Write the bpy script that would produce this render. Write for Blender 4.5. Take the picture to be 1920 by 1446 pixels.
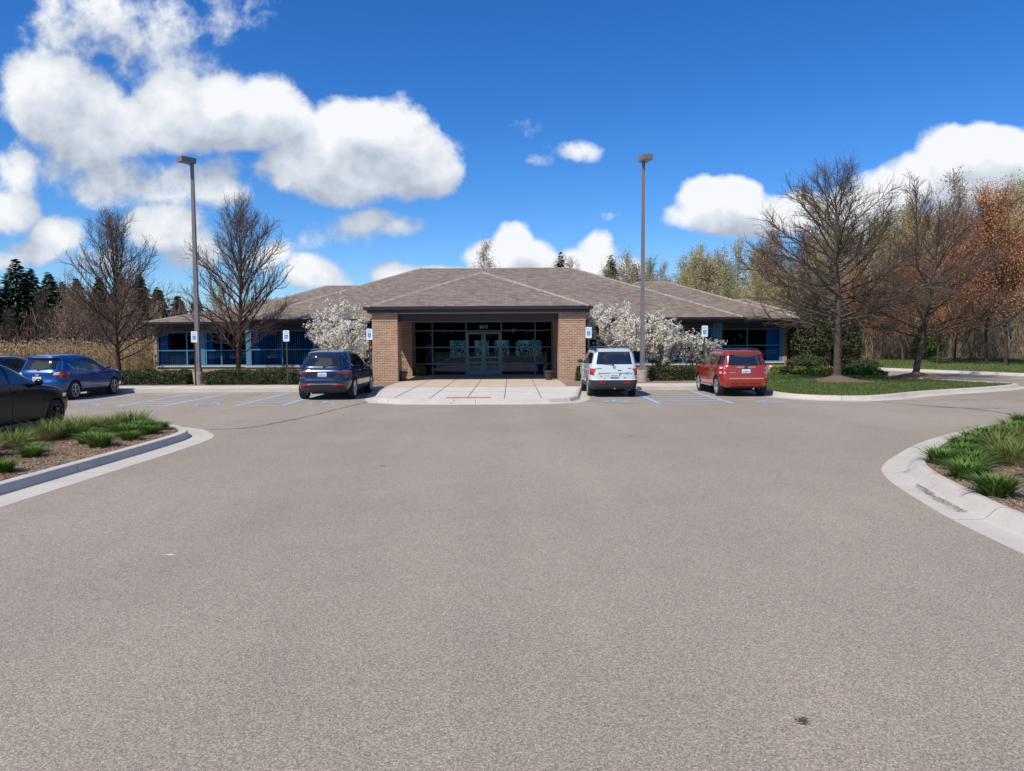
import bpy, bmesh, math, random
import numpy as np
from mathutils import Vector, Matrix

for o in list(bpy.data.objects): bpy.data.objects.remove(o)
scene = bpy.context.scene
COL = scene.collection
R_ = math.radians

# ---------------------------------------------------------------- camera
cam_d = bpy.data.cameras.new('camera')
cam_d.sensor_width = 36.0
cam_d.lens = 1390.0 / 1920.0 * 36.0
cam_d.clip_start = 0.1
cam_d.clip_end = 3000.0
cam = bpy.data.objects.new('camera', cam_d)
COL.objects.link(cam)
cam.matrix_world = Matrix.Translation((0, 0, 2.14)) @ Matrix.Rotation(R_(90 - 3.58), 4, 'X') @ Matrix.Rotation(R_(-0.3), 4, 'Z')
scene.camera = cam
scene.render.resolution_x = 1024
scene.render.resolution_y = 771

# ---------------------------------------------------------------- view
scene.view_settings.view_transform = 'Standard'
scene.view_settings.look = 'None'
scene.view_settings.gamma = 1.0
scene.view_settings.exposure = 0.0

# ---------------------------------------------------------------- sun
SUN_DIR = Vector((-0.5, -0.6, 1.0)).normalized()      # towards the sun
sun_d = bpy.data.lights.new('sun', 'SUN')
sun_d.energy = 5.0
sun_d.angle = R_(0.5)
sun_d.color = (1.0, 0.91, 0.79)
sun = bpy.data.objects.new('sun', sun_d)
sun.rotation_euler = SUN_DIR.to_track_quat('Z', 'Y').to_euler()
COL.objects.link(sun)

# ---------------------------------------------------------------- sky with clouds (by direction, so it is infinitely far)
world = bpy.data.worlds.new('World')
scene.world = world
world.use_nodes = True
world.cycles.sampling_method = 'MANUAL'
world.cycles.sample_map_resolution = 128
WT = world.node_tree
WT.nodes.clear()

def nd(t, kind, **kw):
    n = t.nodes.new(kind)
    for k, v in kw.items(): setattr(n, k, v)
    return n

def mth(t, op, a, b=None, c=None, clamp=False):
    n = t.nodes.new('ShaderNodeMath'); n.operation = op; n.use_clamp = clamp
    for i, v in enumerate((a, b, c)):
        if v is None: continue
        if isinstance(v, (int, float)): n.inputs[i].default_value = v
        else: t.links.new(v, n.inputs[i])
    return n.outputs[0]

def vmth(t, op, a, b=None, c=None, out=0):
    n = t.nodes.new('ShaderNodeVectorMath'); n.operation = op
    for i, v in enumerate((a, b, c)):
        if v is None: continue
        if isinstance(v, (tuple, list)): n.inputs[i].default_value = v
        else: t.links.new(v, n.inputs[i])
    return n.outputs[out]

def smooth(t, x, lo, hi):
    n = t.nodes.new('ShaderNodeMapRange'); n.interpolation_type = 'SMOOTHSTEP'
    t.links.new(x, n.inputs[0]); n.inputs[1].default_value = lo; n.inputs[2].default_value = hi
    return n.outputs[0]

# cloud puffs: azimuth tangent, elevation tangent, half widths, weight
_RC = np.array((Matrix.Rotation(R_(86.42), 3, 'X') @ Matrix.Rotation(R_(-0.3), 3, 'Z')))
def sky_uv(px, py):
    d = _RC @ np.array([(px - 960) / 1390, -(py - 723) / 1390, -1.0])
    return d[0] / d[1], d[2] / d[1]
PUFFS = [
 # big bank on the left
 (75,185,78,88,1.0),(150,215,95,90,1.0),(60,140,50,40,.8),(110,150,55,50,.9),(255,235,85,65,.95),(330,185,80,68,1.0),(350,240,120,55,1.0),(420,195,70,58,1.0),
 (495,205,62,62,1.0),(545,225,50,50,.95),(470,250,120,42,.95),(180,270,110,42,.85),
 # bright dome
 (655,245,85,62,1.05),(710,262,95,70,1.05),(600,300,110,55,1.0),(760,305,90,62,1.0),(690,335,150,48,.95),(820,330,48,42,.85),(560,320,80,42,.9),
 # haze at the top left
 (200,20,150,50,.46),(290,70,90,65,.48),(320,115,90,45,.42),(440,35,75,45,.24),(60,70,70,50,.16),(120,60,60,60,.22),
 # lower left layers
 (25,320,50,55,.6),(20,385,60,45,.75),(115,320,80,50,.42),(215,335,90,52,.66),(330,352,110,42,.66),(430,330,50,34,.28),(420,372,70,26,.42),
 (110,440,55,42,.78),(75,475,60,28,.6),(300,425,72,42,.9),(355,460,70,38,.7),(500,480,55,32,.5),(595,508,55,34,.95),(640,525,32,20,.55),(215,485,70,30,.4),(10,490,45,26,.6),
 # thin scraps
 (700,418,50,20,.50),(760,430,45,20,.52),(1078,280,42,24,.48),(1030,296,30,12,.22),(995,234,22,10,.06),(1138,410,26,12,.34),(640,440,70,22,.12),
 # low over the roof
 (960,455,42,32,.95),(930,480,60,35,.85),(1000,480,50,28,.8),(1120,468,42,34,.95),(1095,490,60,30,.85),(1160,500,60,25,.7),(745,510,48,20,.8),(830,520,90,18,.6),
 # right
 (1315,375,52,42,1.0),(1370,365,62,36,1.0),(1330,410,72,36,.95),(1420,405,80,40,.9),(1500,395,70,38,.8),(1590,400,90,45,.75),
 # far right
 (1790,285,75,42,.95),(1870,280,80,50,1.05),(1760,340,110,60,.95),(1860,340,100,60,.95),(1680,370,100,50,.85),(1930,320,80,80,1.0),(1720,430,140,60,.7),
]
def cloud_group(name, full):
    grp = bpy.data.node_groups.new(name, 'ShaderNodeTree')
    grp.interface.new_socket('P', in_out='INPUT', socket_type='NodeSocketVector')
    grp.interface.new_socket('F', in_out='OUTPUT', socket_type='NodeSocketFloat')
    gi = grp.nodes.new('NodeGroupInput'); go = grp.nodes.new('NodeGroupOutput')
    P = gi.outputs[0]
    wn = nd(grp, 'ShaderNodeTexNoise'); grp.links.new(P, wn.inputs['Vector']); wn.inputs['Scale'].default_value = 6; wn.inputs['Detail'].default_value = 3
    warp = vmth(grp, 'SUBTRACT', wn.outputs['Color'], (.5, .5, .5))
    PW = vmth(grp, 'MULTIPLY_ADD', warp, (.07, .05, 0), P)
    acc = None
    for (px, py, rx, ry, w) in PUFFS:
        u, v = sky_uv(px, py); rx *= 1.04; ry *= 1.04
        sx, sy = 1390 / rx, 1390 / ry
        q = vmth(grp, 'MULTIPLY_ADD', PW, (sx, sy, 0), (-u * sx, -v * sy, 0))
        d2 = vmth(grp, 'DOT_PRODUCT', q, q, out=1)
        e = mth(grp, 'MULTIPLY_ADD', d2, -w * .75, w)
        acc = e if acc is None else mth(grp, 'SMOOTH_MAX', acc, e, .25) if full else mth(grp, 'MAXIMUM', acc, e)
    acc = mth(grp, 'MAXIMUM', acc, -0.6)
    n1 = nd(grp, 'ShaderNodeTexNoise'); grp.links.new(P, n1.inputs['Vector']); n1.inputs['Scale'].default_value = 11; n1.inputs['Detail'].default_value = 9 if full else 3; n1.inputs['Roughness'].default_value = .6
    n2 = nd(grp, 'ShaderNodeTexNoise'); grp.links.new(P, n2.inputs['Vector']); n2.inputs['Scale'].default_value = 26; n2.inputs['Detail'].default_value = 5; n2.inputs['Roughness'].default_value = .5
    ridge = mth(grp, 'ABSOLUTE', mth(grp, 'SUBTRACT', n2.outputs[0], .5))
    s = mth(grp, 'MULTIPLY_ADD', n1.outputs[0], 1.75, acc)
    s = mth(grp, 'MULTIPLY_ADD', ridge, -.9, s) if full else mth(grp, 'SUBTRACT', s, .03)
    s = mth(grp, 'SUBTRACT', s, .80)
    grp.links.new(s, go.inputs[0])
    return grp
G_FULL = cloud_group('cloud_field', True); G_SOFT = cloud_group('cloud_field_soft', False)

tc = nd(WT, 'ShaderNodeTexCoord')
sep = nd(WT, 'ShaderNodeSeparateXYZ'); WT.links.new(tc.outputs['Generated'], sep.inputs[0])
yy = mth(WT, 'MAXIMUM', sep.outputs[1], .06)
u = mth(WT, 'DIVIDE', sep.outputs[0], yy); v = mth(WT, 'DIVIDE', sep.outputs[2], yy)
cmb = nd(WT, 'ShaderNodeCombineXYZ'); WT.links.new(u, cmb.inputs[0]); WT.links.new(v, cmb.inputs[1])
def field(vec, grp=G_FULL):
    g = nd(WT, 'ShaderNodeGroup', node_tree=grp); WT.links.new(vec, g.inputs[0]); return g.outputs[0]
F0 = field(cmb.outputs[0])
F1 = field(vmth(WT, 'ADD', cmb.outputs[0], (-.016, .050, 0)), G_SOFT)
# behind the camera: plain scattered cloud
nb = nd(WT, 'ShaderNodeTexNoise'); WT.links.new(tc.outputs['Generated'], nb.inputs['Vector']); nb.inputs['Scale'].default_value = 3.2; nb.inputs['Detail'].default_value = 7
Fb = smooth(WT, nb.outputs[0], .52, .64)
back = smooth(WT, sep.outputs[1], .25, .10)
front_d = smooth(WT, F0, .05, .60)
front_d = mth(WT, 'MULTIPLY', front_d, mth(WT, 'SUBTRACT', 1.0, back))
dens = mth(WT, 'MULTIPLY_ADD', Fb, back, front_d, clamp=True)
dens = mth(WT, 'MULTIPLY', dens, smooth(WT, sep.outputs[2], -.01, .01))
lit = mth(WT, 'SUBTRACT', F0, F1)
nl = nd(WT, 'ShaderNodeTexNoise'); WT.links.new(cmb.outputs[0], nl.inputs['Vector']); nl.inputs['Scale'].default_value = 19; nl.inputs['Detail'].default_value = 6; nl.inputs['Roughness'].default_value = .6
lit = mth(WT, 'MULTIPLY_ADD', lit, .80, mth(WT, 'MULTIPLY_ADD', nl.outputs[0], .85, -.02), clamp=True)
ccol = nd(WT, 'ShaderNodeValToRGB'); WT.links.new(lit, ccol.inputs[0])
ccol.color_ramp.elements[0].position = 0.0; ccol.color_ramp.elements[0].color = (.44, .50, .61, 1)
ccol.color_ramp.elements[1].position = 1.0; ccol.color_ramp.elements[1].color = (.93, .95, .985, 1)
e_ = ccol.color_ramp.elements.new(.5); e_.color = (.68, .735, .82, 1)
SKY_K = 0.075
sky = nd(WT, 'ShaderNodeTexSky'); sky.sky_type = 'NISHITA'; sky.sun_disc = False
sky.sun_elevation = math.asin(SUN_DIR.z); sky.sun_rotation = R_(220); sky.altitude = 200; sky.air_density = 1.0; sky.dust_density = .15; sky.ozone_density = 3.0
hs = nd(WT, 'ShaderNodeHueSaturation'); hs.inputs['Saturation'].default_value = 1.34; WT.links.new(sky.outputs[0], hs.inputs['Color'])
tint = nd(WT, 'ShaderNodeMix', data_type='RGBA', blend_type='MULTIPLY'); tint.inputs[0].default_value = 1.0
WT.links.new(hs.outputs[0], tint.inputs[6]); tint.inputs[7].default_value = (1.10, 1.44, 1.95, 1)
cs = nd(WT, 'ShaderNodeMix', data_type='RGBA', blend_type='MULTIPLY'); cs.inputs[0].default_value = 1.0
WT.links.new(ccol.outputs[0], cs.inputs[6]); cs.inputs[7].default_value = (1 / SKY_K,) * 3 + (1,)
mx = nd(WT, 'ShaderNodeMix', data_type='RGBA'); WT.links.new(dens, mx.inputs[0]); WT.links.new(tint.outputs[2], mx.inputs[6]); WT.links.new(cs.outputs[2], mx.inputs[7])
bg = nd(WT, 'ShaderNodeBackground'); bg.inputs[1].default_value = SKY_K; WT.links.new(mx.outputs[2], bg.inputs[0])
wo = nd(WT, 'ShaderNodeOutputWorld'); WT.links.new(bg.outputs[0], wo.inputs[0])

# ================================================================ helpers
def tag(o, label=None, cat=None, group=None, kind=None):
    if label: o['label'] = label
    if cat: o['category'] = cat
    if group: o['group'] = group
    if kind: o['kind'] = kind
    return o

def empty(name, loc=(0, 0, 0), rz=0.0, label=None, cat=None, group=None):
    o = bpy.data.objects.new(name, None); COL.objects.link(o)
    o.location = loc; o.rotation_euler = (0, 0, rz); o.empty_display_size = .2
    return tag(o, label, cat, group)

def link(name, me, parent=None, loc=None):
    o = bpy.data.objects.new(name, me); COL.objects.link(o)
    if parent: o.parent = parent
    if loc: o.location = loc
    return o

def copy_tree(o, parent=None):
    c = o.copy(); COL.objects.link(c); c.parent = parent
    for ch in [x for x in bpy.data.objects if x.parent == o]: copy_tree(ch, c)
    return c

MATS = {}
def mat(name, c, rough=.7, c2=None, scale=4.0, metal=0.0, bump=0.0, bscale=None, coat=0.0, detail=5.0, spec=None, lo=.35, hi=.65, c3=None, s3=60.0, island=0.0, transl=0.0):
    """principled material; c2 = second colour mixed by noise, c3 = fine speckle colour"""
    if name in MATS: return MATS[name]
    m = bpy.data.materials.new(name); m.use_nodes = True; t = m.node_tree; b = t.nodes['Principled BSDF']
    b.inputs['Roughness'].default_value = rough; b.inputs['Metallic'].default_value = metal
    if coat: b.inputs['Coat Weight'].default_value = coat; b.inputs['Coat Roughness'].default_value = .03
    if spec is not None: b.inputs['Specular IOR Level'].default_value = spec
    tcn = nd(t, 'ShaderNodeTexCoord'); vec = tcn.outputs['Object']
    cur = None
    c = tuple(c) + (1,)
    if c2:
        n = nd(t, 'ShaderNodeTexNoise'); t.links.new(vec, n.inputs['Vector']); n.inputs['Scale'].default_value = scale; n.inputs['Detail'].default_value = detail
        r = nd(t, 'ShaderNodeMapRange'); t.links.new(n.outputs[0], r.inputs[0]); r.inputs[1].default_value = lo; r.inputs[2].default_value = hi
        x = nd(t, 'ShaderNodeMix', data_type='RGBA'); t.links.new(r.outputs[0], x.inputs[0]); x.inputs[6].default_value = c; x.inputs[7].default_value = tuple(c2) + (1,)
        cur = x.outputs[2]
    if c3:
        n = nd(t, 'ShaderNodeTexNoise'); t.links.new(vec, n.inputs['Vector']); n.inputs['Scale'].default_value = s3; n.inputs['Detail'].default_value = 3
        r = nd(t, 'ShaderNodeMapRange'); t.links.new(n.outputs[0], r.inputs[0]); r.inputs[1].default_value = .45; r.inputs[2].default_value = .75
        x = nd(t, 'ShaderNodeMix', data_type='RGBA'); t.links.new(r.outputs[0], x.inputs[0]); x.inputs[7].default_value = tuple(c3) + (1,)
        if cur: t.links.new(cur, x.inputs[6])
        else: x.inputs[6].default_value = c
        cur = x.outputs[2]
    if island:
        g = nd(t, 'ShaderNodeNewGeometry')
        v_ = mth(t, 'MULTIPLY_ADD', g.outputs['Random Per Island'], 2 * island, 1 - island)
        x = nd(t, 'ShaderNodeMix', data_type='RGBA', blend_type='MULTIPLY'); x.inputs[0].default_value = 1
        if cur: t.links.new(cur, x.inputs[6])
        else: x.inputs[6].default_value = c
        cc = nd(t, 'ShaderNodeCombineColor'); [t.links.new(v_, cc.inputs[i]) for i in range(3)]
        t.links.new(cc.outputs[0], x.inputs[7]); cur = x.outputs[2]
    if cur: t.links.new(cur, b.inputs['Base Color'])
    else: b.inputs['Base Color'].default_value = c
    if bump:
        n = nd(t, 'ShaderNodeTexNoise'); t.links.new(vec, n.inputs['Vector']); n.inputs['Scale'].default_value = bscale or scale * 4; n.inputs['Detail'].default_value = 4
        bp = nd(t, 'ShaderNodeBump'); bp.inputs['Strength'].default_value = bump; bp.inputs['Distance'].default_value = .02
        t.links.new(n.outputs[0], bp.inputs['Height']); t.links.new(bp.outputs[0], b.inputs['Normal'])
    if transl:
        tr = nd(t, 'ShaderNodeBsdfTranslucent'); ms = nd(t, 'ShaderNodeMixShader'); ms.inputs[0].default_value = transl
        if cur: t.links.new(cur, tr.inputs[0])
        else: tr.inputs[0].default_value = c
        t.links.new(b.outputs[0], ms.inputs[1]); t.links.new(tr.outputs[0], ms.inputs[2]); t.links.new(ms.outputs[0], t.nodes['Material Output'].inputs[0])
    MATS[name] = m
    return m

class MB:
    """collects simple shapes into one mesh"""
    def __init__(s): s.v = []; s.f = []; s.m = []; s.uv = {}
    def poly(s, pts, mi=0, uv=None):
        i = len(s.v); s.v += [tuple(p) for p in pts]; s.f.append(tuple(range(i, i + len(pts)))); s.m.append(mi)
        if uv: s.uv[len(s.f) - 1] = uv
    def box(s, x0, x1, y0, y1, z0, z1, mi=0, M=None):
        p = [(x0,y0,z0),(x1,y0,z0),(x1,y1,z0),(x0,y1,z0),(x0,y0,z1),(x1,y0,z1),(x1,y1,z1),(x0,y1,z1)]
        if M: p = [tuple(M @ Vector(q)) for q in p]
        i = len(s.v); s.v += p
        for f in ((0,3,2,1),(4,5,6,7),(0,1,5,4),(1,2,6,5),(2,3,7,6),(3,0,4,7)): s.f.append(tuple(i + k for k in f)); s.m.append(mi)
    def cyl(s, p0, p1, r0, r1=None, n=12, mi=0, cap=True):
        r1 = r0 if r1 is None else r1
        p0, p1 = Vector(p0), Vector(p1); d = (p1 - p0).normalized()
        a = d.orthogonal().normalized(); b = d.cross(a); i = len(s.v)
        for p, r in ((p0, r0), (p1, r1)):
            for k in range(n):
                t = 2 * math.pi * k / n; s.v.append(tuple(p + (a * math.cos(t) + b * math.sin(t)) * r))
        for k in range(n):
            k2 = (k + 1) % n; s.f.append((i + k, i + k2, i + n + k2, i + n + k)); s.m.append(mi)
        if cap:
            s.f.append(tuple(i + k for k in reversed(range(n)))); s.f.append(tuple(i + n + k for k in range(n))); s.m += [mi, mi]
    def lathe(s, prof, c=(0, 0, 0), axis='Z', n=24, mi=0):
        """prof: (radius, height) pairs"""
        i = len(s.v); c = Vector(c)
        for (r, h) in prof:
            for k in range(n):
                t = 2 * math.pi * k / n; ca, sa = r * math.cos(t), r * math.sin(t)
                q = (ca, sa, h) if axis == 'Z' else ((h, ca, sa) if axis == 'X' else (ca, h, sa))
                s.v.append(tuple(c + Vector(q)))
        for j in range(len(prof) - 1):
            for k in range(n):
                k2 = (k + 1) % n; s.f.append((i + j*n + k, i + j*n + k2, i + (j+1)*n + k2, i + (j+1)*n + k)); s.m.append(mi)
    def grid(s, fn, nu, nv, mi=0, flip=False):
        i = len(s.v)
        for a in range(nu + 1):
            for b in range(nv + 1): s.v.append(tuple(fn(a / nu, b / nv)))
        for a in range(nu):
            for b in range(nv):
                q = (i + a*(nv+1) + b, i + (a+1)*(nv+1) + b, i + (a+1)*(nv+1) + b + 1, i + a*(nv+1) + b + 1)
                s.f.append(q[::-1] if flip else q); s.m.append(mi)
    def mesh(s, name, mats, smooth=False):
        me = bpy.data.meshes.new(name); me.from_pydata(s.v, [], s.f)
        for m in (mats if isinstance(mats, (list, tuple)) else [mats]): me.materials.append(m)
        me.polygons.foreach_set('material_index', s.m)
        if s.uv:
            ul = me.uv_layers.new(name='UVMap')
            for fi, uvs in s.uv.items():
                for li, q in zip(me.polygons[fi].loop_indices, uvs): ul.data[li].uv = q
        if smooth: me.polygons.foreach_set('use_smooth', [True] * len(s.f)); me.set_sharp_from_angle(angle=R_(smooth if smooth > 1 else 35))
        me.update(); return me
    def build(s, name, mats, parent=None, smooth=False, loc=None): return link(name, s.mesh(name, mats, smooth), parent, loc)

def quads_mesh(name, V, mats, mi=None, smooth=False, k=4):
    """V: (n,k,3) array of separate faces"""
    n = len(V); me = bpy.data.meshes.new(name)
    me.vertices.add(n * k); me.vertices.foreach_set('co', np.ascontiguousarray(V, dtype=np.float32).ravel())
    me.loops.add(n * k); me.loops.foreach_set('vertex_index', np.arange(n * k, dtype=np.int32))
    me.polygons.add(n); me.polygons.foreach_set('loop_start', np.arange(0, n * k, k, dtype=np.int32))
    for m in (mats if isinstance(mats, (list, tuple)) else [mats]): me.materials.append(m)
    if mi is not None: me.polygons.foreach_set('material_index', np.asarray(mi, dtype=np.int32))
    me.update(); me.validate(); return me

def pts_in_poly(P, poly):
    x, y = P[:, 0], P[:, 1]; ins = np.zeros(len(P), bool); n = len(poly)
    for i in range(n):
        x1, y1 = poly[i]; x2, y2 = poly[(i + 1) % n]
        c = ((y1 > y) != (y2 > y)) & (x < (x2 - x1) * (y - y1) / (y2 - y1 + 1e-12) + x1); ins ^= c
    return ins

def catmull(P, k=6, closed=False):
    P = [Vector(p) for p in P]; n = len(P); out = []
    rng = range(n) if closed else range(n - 1)
    for i in rng:
        p1, p2 = P[i], P[(i + 1) % n]
        p0 = P[(i - 1) % n] if (closed or i > 0) else p1 * 2 - p2
        p3 = P[(i + 2) % n] if (closed or i + 2 < n) else p2 * 2 - p1
        for j in range(k):
            t = j / k; out.append(.5 * ((2*p1) + (p2 - p0)*t + (2*p0 - 5*p1 + 4*p2 - p3)*t*t + (3*p1 - p0 - 3*p2 + p3)*t**3))
    if not closed: out.append(P[-1])
    return [tuple(p) for p in out]

def sweep(path, prof, side=1):
    """path: 2-D points; prof: (offset, z). side=1 puts offsets on the right of travel"""
    mb = MB(); P = [Vector(p[:2]) for p in path]; N = []
    for i in range(len(P)):
        d = (P[min(i + 1, len(P) - 1)] - P[max(i - 1, 0)]).normalized(); N.append(Vector((d.y, -d.x)) * side)
    L = [0.0]
    for i in range(1, len(P)): L.append(L[-1] + (P[i] - P[i-1]).length)
    for i in range(len(P) - 1):
        for j in range(len(prof) - 1):
            a = P[i] + N[i]*prof[j][0]; b = P[i+1] + N[i+1]*prof[j][0]; c = P[i+1] + N[i+1]*prof[j+1][0]; d = P[i] + N[i]*prof[j+1][0]
            q = [(a.x, a.y, prof[j][1]), (b.x, b.y, prof[j][1]), (c.x, c.y, prof[j+1][1]), (d.x, d.y, prof[j+1][1])]
            uvq = [(L[i], j), (L[i+1], j), (L[i+1], j + 1), (L[i], j + 1)]
            if side < 0: q = q[::-1]; uvq = uvq[::-1]
            mb.poly(q[::-1], 0, uvq[::-1])
    return mb

def flat(pts, z, name, m, kind='structure', parent=None, thick=0):
    bm = bmesh.new(); vs = [bm.verts.new((p[0], p[1], z)) for p in pts]; f = bm.faces.new(vs)
    f.normal_update()
    if f.normal.z < 0: f.normal_flip()
    bmesh.ops.triangulate(bm, faces=[f])
    me = bpy.data.meshes.new(name); bm.to_mesh(me); bm.free(); me.materials.append(m)
    o = link(name, me, parent)
    if kind and not parent: tag(o, kind=kind)
    return o

def text_mesh(body, size, m, extrude=.004):
    c = bpy.data.curves.new('lettering', 'FONT'); c.body = body; c.size = size; c.extrude = extrude; c.align_x = 'CENTER'; c.align_y = 'CENTER'; c.resolution_u = 2
    o = bpy.data.objects.new('lettering', c); COL.objects.link(o)
    me = bpy.data.meshes.new_from_object(o.evaluated_get(bpy.context.evaluated_depsgraph_get()))
    bpy.data.objects.remove(o); me.materials.clear(); me.materials.append(m); return me

# ================================================================ ground materials
def asphalt_mat():
    m = bpy.data.materials.new('asphalt'); m.use_nodes = True; t = m.node_tree; b = t.nodes['Principled BSDF']
    b.inputs['Roughness'].default_value = .82; b.inputs['Specular IOR Level'].default_value = .35
    g = nd(t, 'ShaderNodeNewGeometry'); P = g.outputs['Position']
    def noise(sc, det, rough=.5):
        n = nd(t, 'ShaderNodeTexNoise'); t.links.new(P, n.inputs['Vector']); n.inputs['Scale'].default_value = sc; n.inputs['Detail'].default_value = det; n.inputs['Roughness'].default_value = rough; return n.outputs[0]
    big = noise(.12, 5, .6); mid = noise(1.1, 5, .6); fine = noise(75, 3, .7); grit = noise(190, 2, .8)
    v = mth(t, 'MULTIPLY_ADD', big, .62, .69)
    v = mth(t, 'MULTIPLY', v, mth(t, 'MULTIPLY_ADD', mid, .16, .92))
    sv = vmth(t, 'MULTIPLY', P, (.9, .07, 1)); sn = nd(t, 'ShaderNodeTexNoise'); t.links.new(sv, sn.inputs['Vector']); sn.inputs['Scale'].default_value = 1.0; sn.inputs['Detail'].default_value = 4
    v = mth(t, 'MULTIPLY', v, mth(t, 'MULTIPLY_ADD', sn.outputs[0], .26, .87))
    sp = nd(t, 'ShaderNodeMapRange'); t.links.new(fine, sp.inputs[0]); sp.inputs[1].default_value = .3; sp.inputs[2].default_value = .7; sp.inputs[3].default_value = .62; sp.inputs[4].default_value = 1.42
    v = mth(t, 'MULTIPLY', v, sp.outputs[0])
    gp = nd(t, 'ShaderNodeMapRange'); t.links.new(grit, gp.inputs[0]); gp.inputs[1].default_value = .35; gp.inputs[2].default_value = .65; gp.inputs[3].default_value = .70; gp.inputs[4].default_value = 1.32
    v = mth(t, 'MULTIPLY', v, gp.outputs[0])
    vo = nd(t, 'ShaderNodeTexVoronoi'); t.links.new(P, vo.inputs['Vector']); vo.inputs['Scale'].default_value = 60
    chip = nd(t, 'ShaderNodeMapRange'); t.links.new(vo.outputs['Distance'], chip.inputs[0]); chip.inputs[1].default_value = .05; chip.inputs[2].default_value = .22; chip.inputs[3].default_value = 1.45; chip.inputs[4].default_value = 1.0
    v = mth(t, 'MULTIPLY', v, chip.outputs[0])
    for cs_, lo_, hi_ in ((120, .66, 1.34), (62, .86, 1.14)):
        vc = nd(t, 'ShaderNodeTexVoronoi'); t.links.new(P, vc.inputs['Vector']); vc.inputs['Scale'].default_value = cs_
        sc_ = nd(t, 'ShaderNodeSeparateColor'); t.links.new(vc.outputs['Color'], sc_.inputs[0])
        v = mth(t, 'MULTIPLY', v, mth(t, 'MULTIPLY_ADD', sc_.outputs[0], hi_ - lo_, lo_))
    mx = nd(t, 'ShaderNodeVectorMath', operation='SCALE'); mx.inputs[0].default_value = (.280, .243, .192); t.links.new(v, mx.inputs['Scale'])
    t.links.new(mx.outputs[0], b.inputs['Base Color'])
    bp = nd(t, 'ShaderNodeBump'); bp.inputs['Strength'].default_value = .35; bp.inputs['Distance'].default_value = .01
    t.links.new(fine, bp.inputs['Height']); t.links.new(bp.outputs[0], b.inputs['Normal'])
    return m

def concrete_mat(name, c, joint=0.0, uv=False, dark=.8):
    m = bpy.data.materials.new(name); m.use_nodes = True; t = m.node_tree; b = t.nodes['Principled BSDF']
    b.inputs['Roughness'].default_value = .85
    g = nd(t, 'ShaderNodeNewGeometry'); P = g.outputs['Position']
    def noise(sc, det):
        n = nd(t, 'ShaderNodeTexNoise'); t.links.new(P, n.inputs['Vector']); n.inputs['Scale'].default_value = sc; n.inputs['Detail'].default_value = det; n.inputs['Roughness'].default_value = .65; return n.outputs[0]
    v = mth(t, 'MULTIPLY', mth(t, 'MULTIPLY_ADD', noise(.9, 6), .45, .78), mth(t, 'MULTIPLY_ADD', noise(25, 4), .3, .85))
    st = smooth(t, noise(3.3, 7), .60, .72)
    v = mth(t, 'MULTIPLY', v, mth(t, 'MULTIPLY_ADD', st, -(1 - dark), 1.0))
    if uv:
        uvn = nd(t, 'ShaderNodeTexCoord'); sp = nd(t, 'ShaderNodeSeparateXYZ'); t.links.new(uvn.outputs['UV'], sp.inputs[0])
        fr = mth(t, 'FRACT', mth(t, 'DIVIDE', sp.outputs[0], joint))
        ln = mth(t, 'LESS_THAN', fr, .012 / joint)
        v = mth(t, 'MULTIPLY', v, mth(t, 'MULTIPLY_ADD', ln, -.75, 1.0))
    sc = nd(t, 'ShaderNodeVectorMath', operation='SCALE'); sc.inputs[0].default_value = c; t.links.new(v, sc.inputs['Scale'])
    t.links.new(sc.outputs[0], b.inputs['Base Color'])
    bp = nd(t, 'ShaderNodeBump'); bp.inputs['Strength'].default_value = .2; bp.inputs['Distance'].default_value = .01
    t.links.new(noise(30, 4), bp.inputs['Height']); t.links.new(bp.outputs[0], b.inputs['Normal'])
    return m

M_asph = asphalt_mat()
M_kerb = concrete_mat('kerb concrete', (.47, .44, .385), 3.0, True, .60)
M_walk = concrete_mat('walk concrete', (.50, .46, .39), dark=.85)
M_slab = concrete_mat('slab concrete', (.54, .51, .455), dark=.88)
M_tan = concrete_mat('tan concrete', (.50, .41, .31), dark=.88)
M_mulch = mat('mulch', (.16, .105, .075), .95, (.36, .28, .22), 38, bump=.9, bscale=55, detail=6, lo=.42, hi=.62)
M_grassg = mat('turf', (.07, .11, .022), .95, (.11, .135, .035), 1.3, bump=.5, bscale=60, detail=8, c3=(.12, .13, .05), s3=35)
M_dry = mat('dry turf', (.12, .11, .05), .95, (.08, .10, .03), .6, bump=.5, bscale=30, detail=8)
M_seam = mat('crack filler', (.035, .033, .032), .6)
M_blue = mat('blue paint', (.27, .50, .82), .7, (.30, .36, .42), 9, lo=.45, hi=.8)
M_bluew = mat('worn paint', (.42, .48, .56), .7, (.30, .30, .30), 7, lo=.35, hi=.7)
M_brownmetal = mat('bronze metal', (.10, .085, .085), .5)

# ================================================================ ground
big = MB(); big.poly([(-900, -300, -.03), (900, -300, -.03), (900, 1500, -.03), (-900, 1500, -.03)])
tag(big.build('ground', M_dry), kind='structure')
flat([(-60, -12), (80, -12), (80, 95), (-60, 95)], 0.0, 'parking_lot', M_asph)

# yard in front of and round the building
yard = [(-60, 30.86), (-5.6, 30.86), (-5.6, 31.3), (2.9, 31.3), (2.9, 30.86), (9.85, 30.86)]
lawn_front = catmull([(9.9, 30.8), (9.85, 27.6), (10.4, 26.0), (12.2, 25.45), (15.3, 27.55), (18.9, 29.55), (20.8, 30.9), (21.3, 31.6), (20.9, 32.6), (20.0, 35.0), (19.3, 38.7)], 5)
yard_poly = yard + lawn_front + [(19.3, 45), (19.8, 60), (20, 90), (-60, 90)]
flat(yard_poly, .12, 'yard', M_grassg)
# kerb round the lawn
KP = [(-.02, .10), (0, .145), (.13, .15), (.17, .135), (.24, .02), (.28, .005), (.62, .004), (.63, -.01)]
tag(sweep(lawn_front, KP, 1).build('lawn_kerb', M_kerb), kind='structure')
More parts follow.
